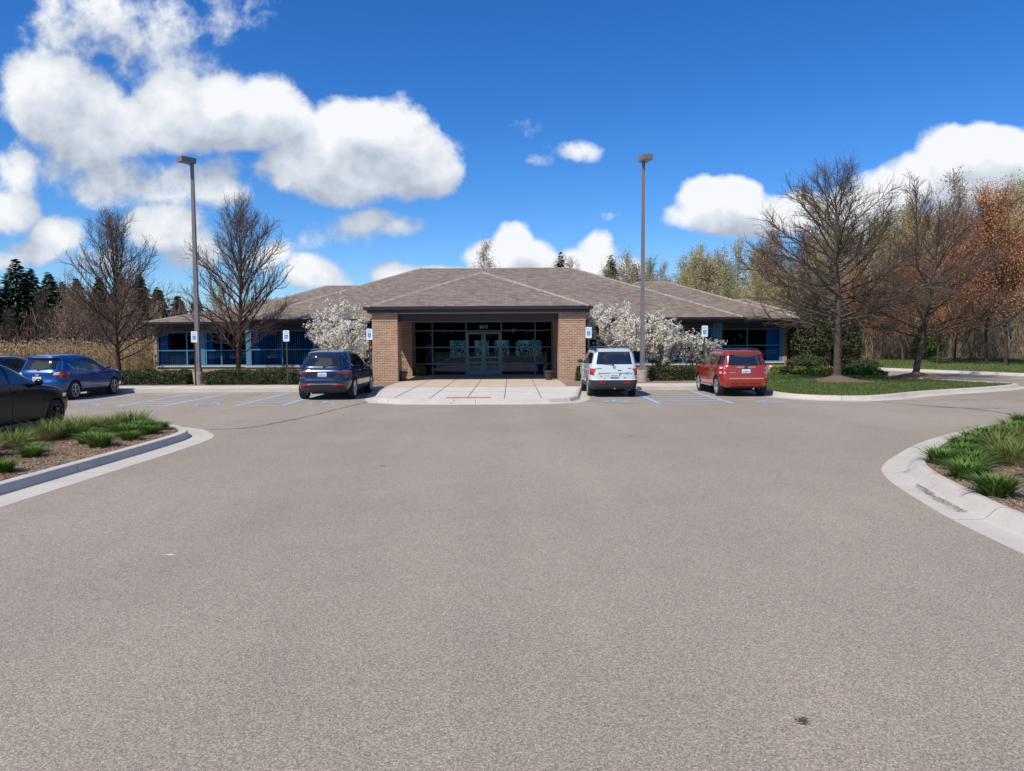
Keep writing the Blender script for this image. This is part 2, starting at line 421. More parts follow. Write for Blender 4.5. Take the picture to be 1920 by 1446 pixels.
# sidewalk, its kerb and the planting bed behind it
for a, b in ((-60, -5.35), (2.75, 9.9)):
    bx = MB(); bx.box(a, b, 30.7, 32.9, -.02, .15)
    tag(bx.build('sidewalk', concrete_mat('sidewalk concrete', (.52, .485, .42))), kind='structure')
    jb = MB()
    x = a + .9
    while x < b: jb.poly([(x, 30.71, .1545), (x + .014, 30.71, .1545), (x + .014, 32.89, .1545), (x, 32.89, .1545)]); x += 1.55
    tag(jb.build('sidewalk_joint', M_seam), kind='structure')
flat([(-24, 32.9), (-6.6, 32.9), (-5.35, 31.2), (-5.35, 41.2), (-6.65, 41.2), (-6.65, 43.6), (-24, 43.6)], .155, 'planting_bed', M_mulch)
flat([(2.75, 31.2), (4.1, 32.9), (9.9, 32.9), (10.4, 36.2), (12.5, 37.6), (12.3, 43.8), (2.3, 43.8), (2.3, 36.4), (2.3, 31.2)], .155, 'planting_bed', M_mulch)
# entrance plaza
pl = [(-5.35, 31.0), (-4.95, 28.2), (-4.75, 26.6), (-4.45, 25.5), (-3.7, 24.95), (-2.4, 24.8), (.3, 24.75), (1.2, 24.85), (1.85, 25.2), (2.15, 25.9), (2.3, 27.2), (2.75, 31.0)]
flat(pl, .15, 'entrance_plaza', M_slab)
flat([(-5.35, 31.0), (2.75, 31.0), (2.3, 31.9), (2.3, 41.3), (-5.38, 41.3), (-5.38, 32)], .152, 'entrance_walk', M_tan)
tag(sweep(pl, [(0, .13), (0.001, .151), (.10, .15), (.15, .13), (.20, .02), (.24, .005), (.55, .004), (.56, -.01)], 1).build('plaza_kerb', M_kerb), kind='structure')
jb = MB()
for x in (-4.05, -2.8, -1.53, -.27, .98):
    jb.poly([(x, 24.95 if x > -4 else 25.4, .157), (x + .022, 24.95 if x > -4 else 25.4, .157), (x + .022, 40.2, .157), (x, 40.2, .157)])
for y in (27.9, 30.98, 34.5, 37.6): jb.poly([(-4.9, y, .1575), (2.28, y, .1575), (2.28, y + .02, .1575), (-4.9, y + .02, .1575)])
tag(jb.build('plaza_joint', M_seam), kind='structure')
tp = MB(); tp.box(-2.25, -.72, 24.98, 25.50, .10, .158)
for i in range(24):
    for j in range(6): tp.cyl((-2.2 + i * .063, 25.06 + j * .063, .158), (-2.2 + i * .063, 25.06 + j * .063, .164), .016, .012, 6)
tag(tp.build('tactile_paving', mat('red pavers', (.52, .21, .16), .8, (.42, .17, .13), 8)), kind='structure')
for a, b in ((-14.4, -13.4), (-9.1, -7.6), (4.9, 7.2)):                # red ramp edge strips
    pass

# islands
isl_L = catmull([(-7.4, 3.0), (-7.38, 7), (-7.33, 10.5), (-7.24, 14.3), (-7.31, 16.05), (-7.68, 16.84), (-8.1, 17.4), (-8.7, 17.7), (-9.35, 17.3), (-9.75, 16.3), (-9.85, 14), (-9.9, 3.0)], 6)
flat(isl_L, .125, 'mulch_bed', M_mulch)
KI = [(-.01, .09), (0, .15), (.14, .155), (.18, .14), (.25, .02), (.29, .006), (.74, .004), (.75, -.01)]
KL = [(-.01, .09), (0, .15), (.14, .155), (.17, .145), (.21, .02), (.25, .006), (.72, .004), (.73, -.01)]
tag(sweep(isl_L, KL, 1).build('island_kerb', M_kerb), kind='structure')
isl_R = catmull([(5.5, 2.5), (5.6, 6), (5.74, 8.19), (5.92, 9.34), (6.16, 10.51), (6.4, 11.3), (6.66, 11.85), (7.25, 12.7), (8.72, 14.5), (10.6, 16.3), (12.5, 17.9), (16, 20.1)], 6)
flat(isl_R + [(20, 18), (20, 2.5)], .125, 'mulch_bed', M_mulch)
KR = [(-.01, .09), (0, .155), (.09, .16), (.15, .14), (.26, .03), (.31, .008), (.62, .004), (.63, -.01)]
tag(sweep(isl_R, KR, -1).build('island_kerb', M_kerb), kind='structure')

# far road edge and the grass bank
far = catmull([(22.6, 90), (22.9, 62), (23.3, 54), (23.95, 49.3), (25.7, 45.1), (26.9, 42.2), (28.4, 39.3), (31.5, 36), (38, 31.5), (50, 26), (80, 18)], 6)
tag(sweep(far, [(-.02, .1), (0, .15), (.13, .15), (.17, .13), (.22, .02), (.6, .004), (.61, -.01)], 1).build('road_kerb', M_kerb), kind='structure')
def far_x(y):
    Y = [p[1] for p in far][::-1]; X = [p[0] for p in far][::-1]
    return float(np.interp(y, Y, X))
def bank_z(x, y):
    d = max(0.0, min((y - 45) * .7, x - far_x(y))) if y > 20 else 0
    d = max(d, 0); return .13 + .35 * min(1, d / 14.0) + .0012 * max(0, d - 14) ** 2
mb = MB(); ys = [18.2 + i * 1.2 for i in range(140)]; xs = [i / 60 for i in range(61)]
def bank_fn(a, b):
    y = ys[round(a * (len(ys) - 1))]; x0 = far_x(y); x = x0 + (150 - x0) * (b ** 1.6)
    return (x, y, min(bank_z(x, y), 9))
mb.grid(bank_fn, len(ys) - 1, 60, flip=True)
tag(mb.build('grass_bank', M_grassg, smooth=60), kind='structure')

# ---- painted bay markings
def stripe(mb, x0, y0, x1, y1, w, z=.004):
    d = Vector((x1 - x0, y1 - y0)).normalized(); n = Vector((-d.y, d.x)) * w / 2
    mb.poly([(x0 - n.x, y0 - n.y, z), (x0 + n.x, y0 + n.y, z), (x1 + n.x, y1 + n.y, z), (x1 - n.x, y1 - n.y, z)][::-1])
def hatch(xa, xb, n=7):
    mb = MB()
    for x in (xa, xb): stripe(mb, x, 24.25, x, 30.1, .12)
    tag(mb.build('bay_line', M_blue), kind='structure')
    mb = MB()
    for i in range(n):
        y = 24.35 + i * (5.6 / (n - 1)); stripe(mb, xa + .05, y, xb - .05, y, .15, .0035)
    tag(mb.build('bay_hatching', M_bluew), kind='structure')
hatch(4.85, 7.25); hatch(-9.08, -7.55); hatch(-13.0, -11.45)
mb = MB(); stripe(mb, -15.2, 24.6, -15.2, 30.2, .1); stripe(mb, -17.85, 24.6, -17.85, 30.2, .1); tag(mb.build('bay_line', M_blue), kind='structure')
def wheelchair_mark(x, y, s=1.0, z=.004):
    mb = MB(); k_ = [z]
    def st(pts, w):
        for (a, b) in zip(pts, pts[1:]): k_[0] += .00025; stripe(mb, x + a[0]*s, y + a[1]*s, x + b[0]*s, y + b[1]*s, w * s, k_[0])
    mb.poly([(x + (.02 + .09*math.cos(t*.6283))*s, y + (.62 + .09*math.sin(t*.6283))*s, z) for t in range(10)])
    st([(0, .5), (.04, .12), (.33, .12), (.46, -.3), (.56, -.27)], .09); st([(.02, .36), (.28, .33)], .08)
    st([(-.02 + .31*math.cos(a), -.1 + .31*math.sin(a)) for a in [R_(110 + i * 22) for i in range(11)]], .085)
    tag(mb.build('wheelchair_marking', M_blue), kind='structure')
for x, y in ((-14.3, 24.9), (-10.3, 25.0), (-6.5, 25.2), (3.5, 25.2), (8.5, 24.7)): wheelchair_mark(x, y, 1.0)
# ---- sealed cracks
def crack(pts, w, seed):
    rg = random.Random(seed); P = catmull(pts, 9); mb = MB()
    P = [(p[0] + rg.uniform(-.03, .03), p[1] + rg.uniform(-.03, .03)) for p in P]
    ww = [w * rg.uniform(.5, 1.3) for _ in P]
    for i in range(len(P) - 1):
        d = (Vector(P[i+1]) - Vector(P[i])).normalized(); n = Vector((-d.y, d.x)); a, b = n * ww[i] / 2, n * ww[i+1] / 2
        mb.poly([(P[i][0]+a.x, P[i][1]+a.y, .004), (P[i][0]-a.x, P[i][1]-a.y, .004), (P[i+1][0]-b.x, P[i+1][1]-b.y, .004), (P[i+1][0]+b.x, P[i+1][1]+b.y, .004)])
    tag(mb.build('sealed_crack', M_seam), kind='structure')
crack([(-4.95, 25.6), (-5.3, 23.6), (-5.6, 21.5), (-6.1, 19.2), (-6.5, 18.1), (-7.3, 17.75)], .05, 1)
crack([(12.0, 24.9), (12.8, 23.2), (13.3, 22.3), (14.6, 22.0)], .045, 2)
crack([(12.2, 24.9), (15.0, 25.1), (18.5, 25.6), (24, 26.2)], .03, 3)
crack([(12.9, 22.9), (13.6, 22.0), (13.75, 20.6), (13.2, 19.0), (13.6, 18.2)], .06, 4)
crack([(2.4, 25.6), (3.3, 24.6), (4.6, 24.1)], .04, 6)
mb = MB(); mb.poly([(-3.50, 7.3, .004), (-3.41, 7.29, .004), (-3.38, 7.31, .004), (-3.45, 7.33, .004)])
tag(mb.build('paint_fleck', mat('white fleck', (.7, .68, .64), .8)), kind='structure')

# oil drips where cars stand
rg = random.Random(15); M_oil = mat('oil stain', (.15, .13, .115), .7, (.22, .195, .17), 6, lo=.3, hi=.7)
for (x, y, r) in ((-10.25, 28.9, .16), (-10.1, 29.3, .09), (-14.2, 28.8, .14), (3.5, 26.0, .07), (8.6, 25.6, .08), (-6.8, 25.6, .07), (-2.2, 12.5, .05), (2.6, 16.2, .06)):
    mb = MB(); ph = rg.uniform(0, 6); mb.poly([(x + r * (1 + .3 * math.sin(3 * a + ph) + .15 * math.sin(7 * a)) * math.cos(a), y + r * (1 + .3 * math.cos(2 * a + ph)) * math.sin(a), .0042) for a in [i * 6.283 / 26 for i in range(26)]])
    tag(mb.build('oil_stain', M_oil), kind='structure')

# ================================================================ office building
def brick_mat():
    m = bpy.data.materials.new('brick'); m.use_nodes = True; t = m.node_tree; b = t.nodes['Principled BSDF']; b.inputs['Roughness'].default_value = .85
    tcn = nd(t, 'ShaderNodeTexCoord'); sp = nd(t, 'ShaderNodeSeparateXYZ'); t.links.new(tcn.outputs['Object'], sp.inputs[0])
    cb = nd(t, 'ShaderNodeCombineXYZ'); t.links.new(mth(t, 'ADD', sp.outputs[0], sp.outputs[1]), cb.inputs[0]); t.links.new(sp.outputs[2], cb.inputs[1])
    br = nd(t, 'ShaderNodeTexBrick'); t.links.new(cb.outputs[0], br.inputs['Vector'])
    br.inputs['Scale'].default_value = 1; br.inputs['Brick Width'].default_value = .24; br.inputs['Row Height'].default_value = .082; br.inputs['Mortar Size'].default_value = .011; br.inputs['Bias'].default_value = -.1
    br.inputs['Color1'].default_value = (.37, .195, .115, 1); br.inputs['Color2'].default_value = (.25, .115, .07, 1); br.inputs['Mortar'].default_value = (.46, .40, .31, 1)
    n = nd(t, 'ShaderNodeTexNoise'); t.links.new(tcn.outputs['Object'], n.inputs['Vector']); n.inputs['Scale'].default_value = 3; n.inputs['Detail'].default_value = 6
    x = nd(t, 'ShaderNodeMix', data_type='RGBA', blend_type='MULTIPLY'); x.inputs[0].default_value = 1; t.links.new(br.outputs[0], x.inputs[6])
    g = mth(t, 'MULTIPLY_ADD', n.outputs[0], .5, .78); cc = nd(t, 'ShaderNodeCombineColor'); [t.links.new(g, cc.inputs[i]) for i in range(3)]; t.links.new(cc.outputs[0], x.inputs[7])
    t.links.new(x.outputs[2], b.inputs['Base Color'])
    bp = nd(t, 'ShaderNodeBump'); bp.inputs['Strength'].default_value = .5; bp.inputs['Distance'].default_value = .006; bp.invert = True
    t.links.new(br.outputs['Fac'], bp.inputs['Height']); t.links.new(bp.outputs[0], b.inputs['Normal'])
    return m
def shingle_mat():
    m = bpy.data.materials.new('shingles'); m.use_nodes = True; t = m.node_tree; b = t.nodes['Principled BSDF']; b.inputs['Roughness'].default_value = .9
    tcn = nd(t, 'ShaderNodeTexCoord')
    br = nd(t, 'ShaderNodeTexBrick'); t.links.new(tcn.outputs['UV'], br.inputs['Vector'])
    br.inputs['Scale'].default_value = 1; br.inputs['Brick Width'].default_value = .34; br.inputs['Row Height'].default_value = .15; br.inputs['Mortar Size'].default_value = .005; br.offset = .37
    br.inputs['Color1'].default_value = (.225, .184, .148, 1); br.inputs['Color2'].default_value = (.125, .103, .085, 1); br.inputs['Mortar'].default_value = (.075, .062, .052, 1); br.inputs['Bias'].default_value = -.15
    n = nd(t, 'ShaderNodeTexNoise'); t.links.new(tcn.outputs['UV'], n.inputs['Vector']); n.inputs['Scale'].default_value = 2.2; n.inputs['Detail'].default_value = 8; n.inputs['Roughness'].default_value = .7
    n2 = nd(t, 'ShaderNodeTexNoise'); t.links.new(tcn.outputs['UV'], n2.inputs['Vector']); n2.inputs['Scale'].default_value = .35; n2.inputs['Detail'].default_value = 3
    st = vmth(t, 'MULTIPLY', tcn.outputs['UV'], (2.6, 9.0, 1)); n3 = nd(t, 'ShaderNodeTexNoise'); t.links.new(st, n3.inputs['Vector']); n3.inputs['Scale'].default_value = 1.0; n3.inputs['Detail'].default_value = 4; n3.inputs['Roughness'].default_value = .7
    g = mth(t, 'MULTIPLY', mth(t, 'MULTIPLY_ADD', n.outputs[0], .5, .76), mth(t, 'MULTIPLY_ADD', n2.outputs[0], .3, .85))
    g = mth(t, 'MULTIPLY', g, mth(t, 'MULTIPLY_ADD', n3.outputs[0], 1.3, .35))
    x = nd(t, 'ShaderNodeMix', data_type='RGBA', blend_type='MULTIPLY'); x.inputs[0].default_value = 1; t.links.new(br.outputs[0], x.inputs[6])
    cc = nd(t, 'ShaderNodeCombineColor'); [t.links.new(g, cc.inputs[i]) for i in range(3)]; t.links.new(cc.outputs[0], x.inputs[7]); t.links.new(x.outputs[2], b.inputs['Base Color'])
    bp = nd(t, 'ShaderNodeBump'); bp.inputs['Strength'].default_value = .6; bp.inputs['Distance'].default_value = .012; bp.invert = True
    t.links.new(br.outputs['Fac'], bp.inputs['Height']); t.links.new(bp.outputs[0], b.inputs['Normal'])
    return m
def glass_mat(name, tint, refl=.12, rough=.0):
    m = bpy.data.materials.new(name); m.use_nodes = True; t = m.node_tree; t.nodes.remove(t.nodes['Principled BSDF'])
    tr = nd(t, 'ShaderNodeBsdfTransparent'); tr.inputs[0].default_value = tint + (1,)
    gl = nd(t, 'ShaderNodeBsdfGlossy'); gl.inputs[0].default_value = (.85, .92, 1, 1); gl.inputs['Roughness'].default_value = rough
    fr = nd(t, 'ShaderNodeFresnel'); fr.inputs[0].default_value = 1.38
    f = mth(t, 'ADD', fr.outputs[0], refl, clamp=True)
    mx = nd(t, 'ShaderNodeMixShader'); t.links.new(f, mx.inputs[0]); t.links.new(tr.outputs[0], mx.inputs[1]); t.links.new(gl.outputs[0], mx.inputs[2])
    t.links.new(mx.outputs[0], t.nodes['Material Output'].inputs[0]); MATS[name] = m
    return m
M_brick = brick_mat(); M_shing = shingle_mat()
M_cap = mat('ridge cap', (.33, .275, .225), .9, (.22, .18, .15), 4)
M_fascia = mat('fascia', (.022, .018, .018), .45)
M_soff = mat('soffit', (.10, .09, .085), .8)
M_trim = mat('soffit trim', (.42, .41, .39), .6)
M_frame = mat('blue window frame', (.08, .205, .36), .4)
M_framed = mat('storefront frame', (.14, .27, .40), .4)
M_panel = mat('blue panel', (.03, .13, .27), .5)
M_glassb = glass_mat('blue glass', (.42, .74, .90), .0)
M_glasse = glass_mat('lobby glass', (.36, .60, .78), .0)
M_blind = mat('blind slats', (.55, .58, .62), .7)
M_sill = mat('limestone sill', (.58, .56, .52), .8, (.45, .43, .40), 3)
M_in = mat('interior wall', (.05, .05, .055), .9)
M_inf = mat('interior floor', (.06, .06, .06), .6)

BLD = empty('office_building', (-1, 42, .15), label='low brown brick office building with a broad shingled hip roof and covered entrance', cat='building')
bpy.context.view_layer.update()
BI = BLD.matrix_world.inverted()
def part(mb, name, m, parent=BLD, smooth=False):
    o = mb.build(name, m, parent, smooth)
    if parent == BLD: o.matrix_parent_inverse = BI
    return o

def plane_uv(mb, pts, o, u, v, mi=0):
    """pts with UV from direction u along the eave and v up the slope"""
    o = Vector(o); u = Vector(u).normalized(); v = Vector(v).normalized()
    mb.poly(pts, mi, [((Vector(p) - o).dot(u), (Vector(p) - o).dot(v)) for p in pts])

def cap_strip(mb, a, b, w=.12, h=.035):
    a, b = Vector(a), Vector(b); d = (b - a).normalized(); sd = d.cross(Vector((0, 0, 1))).normalized(); up = Vector((0, 0, 1))
    L = (b - a).length; n = max(1, int(L / .3))
    for i in range(n):
        p, q = a + d * L * i / n, a + d * L * (i + 1) / n
        h0, h1 = h + .022, h + .004
        P = [p - sd*w - up*.03, p + up*h0, p + sd*w - up*.03]; Q = [q - sd*w - up*.03, q + up*h1, q + sd*w - up*.03]
        mb.poly([P[1], P[0], Q[0], Q[1]]); mb.poly([P[2], P[1], Q[1], Q[2]]); mb.poly([P[0], P[1], P[2]])

def hip_roof(x0, x1, y0, y1, z0, slope, name='roof', fz=.26):
    run = (y1 - y0) / 2; zr = z0 + slope * run; xa, xb = x0 + run, x1 - run; ym = (y0 + y1) / 2
    mb = MB()
    A, B, C, D, E, F = (x0, y0, z0), (x1, y0, z0), (x1, y1, z0), (x0, y1, z0), (xa, ym, zr), (xb, ym, zr)
    plane_uv(mb, [A, B, F, E], A, (1, 0, 0), (0, 1, slope)); plane_uv(mb, [C, D, E, F], C, (-1, 0, 0), (0, -1, slope))
    plane_uv(mb, [B, C, F], B, (0, 1, 0), (-1, 0, slope)); plane_uv(mb, [D, A, E], D, (0, -1, 0), (1, 0, slope))
    r = part(mb, name, M_shing)
    cp = MB()
    for p, q in ((A, E), (D, E), (B, F), (C, F), (E, F)): cap_strip(cp, p, q)
    part(cp, 'ridge_cap', M_cap, r)
    fb = MB()                                    # fascia + gutter ring
    for (a, b, c, d) in ((x0-.02, x1+.02, y0-.02, y0+.05), (x0-.02, x1+.02, y1-.05, y1+.02), (x0-.02, x0+.05, y0+.05, y1-.05), (x1-.05, x1+.02, y0+.05, y1-.05)): fb.box(a, b, c, d, z0 - fz, z0 - .012)
    fb.box(x0-.14, x1+.14, y0-.14, y0-.022, z0 - .13, z0 - .02); fb.box(x1+.022, x1+.14, y0-.02, y1, z0 - .13, z0 - .02); fb.box(x0-.14, x0-.022, y0-.02, y1, z0 - .13, z0 - .02)
    part(fb, 'fascia', M_fascia, r)
    sb = MB(); sb.box(x0+.05, x1-.05, y0+.05, y1-.05, z0 - fz + .01, z0 - fz + .05)
    part(sb, 'soffit', M_soff, r)
    return r
hip_roof(-14.9, 12.8, 41.0, 58.6, 3.30, .403)
hip_roof(2.0, 17.0, 43.75, 56.7, 3.29, .403)
hip_roof(8.0, 19.2, 46.5, 53.4, 3.28, .405)
hip_roof(-18.7, -2.0, 44.2, 56.6, 3.272, .405)
hip_roof(-21.95, -2.5, 44.45, 57.9, 3.264, .277)
# entrance canopy roof
cx0, cx1, cy0, cz, cs_ = -6.80, 3.66, 34.98, 3.70, .393
cm = (cx0 + cx1) / 2; run = (cx1 - cx0) / 2; pk = (cm, cy0 + run, cz + cs_ * run); yb = 47.2
mb = MB()
plane_uv(mb, [(cx0, cy0, cz), (cx1, cy0, cz), pk], (cx0, cy0, cz), (1, 0, 0), (0, 1, cs_))
plane_uv(mb, [(cx1, cy0, cz), (cx1, yb, cz), (cm, yb, pk[2]), pk], (cx1, cy0, cz), (0, 1, 0), (-1, 0, cs_))
plane_uv(mb, [(cx0, yb, cz), (cx0, cy0, cz), pk, (cm, yb, pk[2])], (cx0, yb, cz), (0, -1, 0), (1, 0, cs_))
cr = part(mb, 'canopy_roof', M_shing)
cp = MB(); cap_strip(cp, (cx0, cy0, cz), pk); cap_strip(cp, (cx1, cy0, cz), pk); cap_strip(cp, pk, (cm, yb - .3, pk[2])); part(cp, 'ridge_cap', M_cap, cr)
fb = MB(); fb.box(cx0, cx1, cy0, cy0 + .06, cz - .30, cz - .012); fb.box(cx0, cx0 + .06, cy0 + .06, 42.2, cz - .30, cz - .012); fb.box(cx1 - .06, cx1, cy0 + .06, 42.2, cz - .30, cz - .012)
fb.box(cx0 - .15, cx1 + .15, cy0 - .12, cy0 - .003, cz - .16, cz - .02); fb.box(cx0 - .15, cx0 - .003, cy0, 42, cz - .16, cz - .02); fb.box(cx1 + .003, cx1 + .15, cy0, 42, cz - .16, cz - .02)
fb.box(cx0 + .02, cx1 - .02, cy0 - .05, cy0 - .003, cz - .30, cz - .17)
part(fb, 'gutter', M_fascia, cr)
sb = MB(); sb.box(cx0 + .06, cx1 - .06, cy0 + .06, 42.1, cz - .28, cz - .25); part(sb, 'soffit', M_soff, cr)
tb = MB(); tb.box(-5.4, 2.22, 35.16, 35.28, 3.365, 3.398); part(tb, 'soffit_trim', M_trim, cr)
bb = MB(); bb.box(-5.4, 2.22, 35.35, 35.85, 2.98, 3.34); part(bb, 'beam', M_fascia)
bb = MB(); bb.box(-5.395, 2.215, 35.32, 35.348, 2.975, 2.995); part(bb, 'beam_trim', mat('bronze trim', (.16, .14, .13), .5))
for x in (-6.6, 2.22):
    for y in (35.12, 40.15):
        b = MB(); b.box(x, x + (1.2 if x < 0 else 1.27), y, y + 1.2, .12, 3.40)
        b.box(x - .02, x + (1.22 if x < 0 else 1.29), y - .02, y + 1.22, 3.0, 3.04); part(b, 'brick_pillar', M_brick)

# walls -----------------------------------------------------------
def wall(x0, x1, Y, z0=.10, zs=.70):
    b = MB(); b.box(x0, x1, Y, Y + .25, z0, zs - .08); part(b, 'brick_wall', M_brick)
    s = MB(); s.box(x0 - .04, x1 + .04, Y - .07, Y + .26, zs - .078, zs); part(s, 'window_sill', M_sill)
def header(x0, x1, Y, z0=2.72, z1=3.03):
    h = MB(); h.box(x0, x1, Y + .02, Y + .24, z0, z1); part(h, 'header_panel', mat('dark header', (.035, .045, .055), .5))
def window(x0, x1, Y, mull, rail=1.66, zs=.70, zt=2.70, pilasters=(), panels=(), blinds=(), lowpanes=()):
    f = MB()
    f.box(x0, x0 + .07, Y + .03, Y + .15, zs + .002, zt); f.box(x1 - .07, x1, Y + .03, Y + .15, zs + .002, zt)
    f.box(x0 + .07, x1 - .07, Y + .03, Y + .15, zs + .002, zs + .06); f.box(x0 + .07, x1 - .07, Y + .03, Y + .15, zt - .06, zt)
    for m in mull: f.box(m - .04, m + .04, Y + .03, Y + .15, zs + .06, zt - .06)
    xs_ = [x0 + .07] + [q for m in mull for q in (m - .04, m + .04)] + [x1 - .07]
    for a, b in zip(xs_[::2], xs_[1::2]): f.box(a, b, Y + .04, Y + .14, rail - .035, rail + .035)
    for (a, b) in pilasters: f.box(a, b, Y + .012, Y + .17, zs + .003, zt + .02)
    w = part(f, 'window', M_frame)
    g = MB(); g.box(x0 + .05, x1 - .05, Y + .085, Y + .095, zs + .05, zt - .05); part(g, 'pane', M_glassb, w)
    for (a, b) in panels:
        p = MB(); p.box(a, b, Y + .185, Y + .195, zs + .05, zt - .03); part(p, 'closed_blind', M_bpanel, w)
    rg = random.Random(int(x0 * 10) + 77)
    for (a, b, h) in blinds:
        p = MB(); x = a
        while x < b:
            M_ = Matrix.Translation((x, Y + .21, 0)) @ Matrix.Rotation(R_(-35 + rg.uniform(-8, 8)), 4, 'Z')
            p.box(-.04, .04, -.002, .002, zs + .04, zs + h, 0, M_); x += .125
        part(p, 'vertical_blind', M_blind, w)
    return w
M_bpanel = mat('blue lit blind', (.35, .42, .50), .8)
wall(-21.6, -15.05, 45.2, .1, .62); wall(-15.05, -6.62, 42.0); wall(3.5, 11.9, 42.0); wall(11.9, 16.4, 44.9)
header(-21.6, -15.05, 45.2); header(-15.05, -6.62, 42.0); header(3.5, 11.9, 42.0); header(11.9, 16.4, 44.9)
window(-21.6, -18.95, 45.2, [-19.8], 1.55, .62, blinds=[(-20.9, -19.0, .95)], panels=[(-21.5, -21.0)])
window(-18.67, -15.3, 45.2, [-17.7], 1.55, .62, pilasters=[(-18.95, -18.69)], blinds=[(-18.2, -15.4, .95)], panels=[(-18.6, -18.25)])
window(-14.98, -11.2, 42.0, [-13.0], 1.62, pilasters=[(-15.05, -14.75)], blinds=[(-14.3, -11.25, 1.9)], panels=[(-14.7, -14.35)])
window(-11.2, -6.62, 42.0, [-9.4, -7.9], 1.62, blinds=[(-11.1, -6.7, 1.9)])
window(3.5, 7.65, 42.0, [5.6], 1.72, blinds=[(3.6, 7.5, 1.0)])
window(7.65, 11.35, 42.0, [9.72], 1.72, blinds=[(7.75, 10.9, 1.0)], panels=[(10.95, 11.3)])
window(11.92, 16.4, 44.9, [14.25], 1.69, pilasters=[(16.2, 16.4)], panels=[(15.45, 16.2)])
M_teal = mat('teal panel', (.06, .16, .25), .5)
for q in ((11.37, 11.9, 41.98, 42.2, .705, 3.02), (11.7, 11.905, 42.22, 45.1, .705, 3.02), (-15.06, -14.99, 42.26, 45.4, .1, 3.02)):
    b = MB(); b.box(*q); part(b, 'corner_panel', M_teal)
# rest of the shell: side and back walls so that the building is closed
b = MB(); b.box(16.4, 16.65, 44.9, 56, .1, 3.02); b.box(-21.85, -21.6, 45.2, 57, .1, 2.98); b.box(16.65, 18.7, 47.2, 47.45, .1, 3.02); b.box(18.7, 18.9, 47.2, 52.8, .1, 3.02)
b.box(-21.6, -4.9, 56.6, 56.8, .1, 2.98); b.box(2.6, 16.4, 56.0, 56.2, .1, 3.02)
part(b, 'brick_wall', M_brick)
# dark interior behind the office windows
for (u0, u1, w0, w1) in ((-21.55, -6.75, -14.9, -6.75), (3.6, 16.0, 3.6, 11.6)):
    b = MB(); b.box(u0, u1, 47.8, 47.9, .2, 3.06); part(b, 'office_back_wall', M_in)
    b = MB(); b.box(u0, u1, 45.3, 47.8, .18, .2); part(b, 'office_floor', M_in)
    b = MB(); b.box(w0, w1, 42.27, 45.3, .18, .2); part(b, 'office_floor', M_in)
# lobby interior with rear windows
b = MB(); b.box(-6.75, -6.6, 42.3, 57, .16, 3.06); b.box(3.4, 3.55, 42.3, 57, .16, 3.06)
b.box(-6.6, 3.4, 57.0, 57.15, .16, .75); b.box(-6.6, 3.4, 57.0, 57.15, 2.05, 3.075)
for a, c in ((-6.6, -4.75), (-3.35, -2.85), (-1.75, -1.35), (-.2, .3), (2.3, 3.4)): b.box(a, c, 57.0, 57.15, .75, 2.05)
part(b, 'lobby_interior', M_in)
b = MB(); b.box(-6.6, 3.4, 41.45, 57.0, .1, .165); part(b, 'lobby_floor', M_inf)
rg = random.Random(5)
for i, (x, y) in enumerate(((-4.0, 44.5), (1.2, 45.0), (-.2, 48.5))):
    d = MB(); d.cyl((x, y, 3.05), (x, y, 2.62), .012, n=6); d.lathe([(.03, .12), (.17, .07), (.24, 0), (.22, .01), (.15, .05)], (x, y, 2.5), n=16)
    o = d.build('pendant_lamp', mat('opal glass', (.7, .66, .58), .5)); tag(o, ['cream bowl pendant lamp seen through the left storefront glass', 'cream bowl pendant lamp seen through the right storefront glass', 'cream bowl pendant lamp seen deep inside behind the right door leaf'][i], 'pendant lamp', 'lobby pendant lamps')
# storefront
Y = 41.3
sf = MB(); V_ = [-5.40, -4.41, -2.54, -.58, 1.29, 2.22]; Zr = [.15, .78, 1.70, 2.62, 3.34]
for x in V_: sf.box(x - .035, x + .035, Y - .06, Y + .06, .155, 3.34)
for a, c in zip(V_, V_[1:]):
    for z in Zr:
        if a == -2.54 and z < 2.6: continue
        sf.box(a + .035, c - .035, Y - .05, Y + .05, max(z - .03, .156), z + .03)
sfo = part(sf, 'storefront', M_framed)
for a, c in zip(V_, V_[1:]):
    z0 = 2.65 if a == -2.54 else .18
    for (q0, q1) in (zip([.18, .81, 1.73, 2.65], [.75, 1.67, 2.59, 3.31]) if z0 < 1 else [(2.65, 3.31)]):
        g = MB(); g.box(a + .036, c - .036, Y - .006, Y + .006, q0 + .001, q1 - .001); part(g, 'pane', M_glasse, sfo)
for k, (a, c) in enumerate(((-2.495, -1.57), (-1.55, -.625))):
    d = MB(); d.box(a, a + .11, Y - .075, Y - .02, .17, 2.56); d.box(c - .11, c, Y - .075, Y - .02, .17, 2.56)
    for z0, z1 in ((.17, .42), (.80, .90), (1.10, 1.17), (1.66, 1.76), (2.42, 2.56)): d.box(a + .11, c - .11, Y - .07, Y - .025, z0, z1)
    dr = part(d, 'door', mat('door frame', (.15, .29, .42), .4))
    g = MB(); g.box(a + .1, c - .1, Y - .05, Y - .042, .3, 2.5); part(g, 'door_glass', M_glasse, dr)
    h = MB(); xh = c - .055 if k == 0 else a + .055; s_ = -1 if k == 0 else 1
    for q in range(7):
        t0, t1 = math.pi * q / 7, math.pi * (q + 1) / 7
        h.cyl((xh + s_*.09*math.sin(t0)*.0, Y - .08 - .06*math.sin(t0), 1.28 - .16*math.cos(t0)), (xh, Y - .08 - .06*math.sin(t1), 1.28 - .16*math.cos(t1)), .014, n=6)
    part(h, 'handle', mat('steel', (.6, .6, .62), .25, metal=1.0), dr)
o = link('house_number', text_mesh('28175', .23, mat('number letters', (.88, .88, .86), .5), .008), BLD)
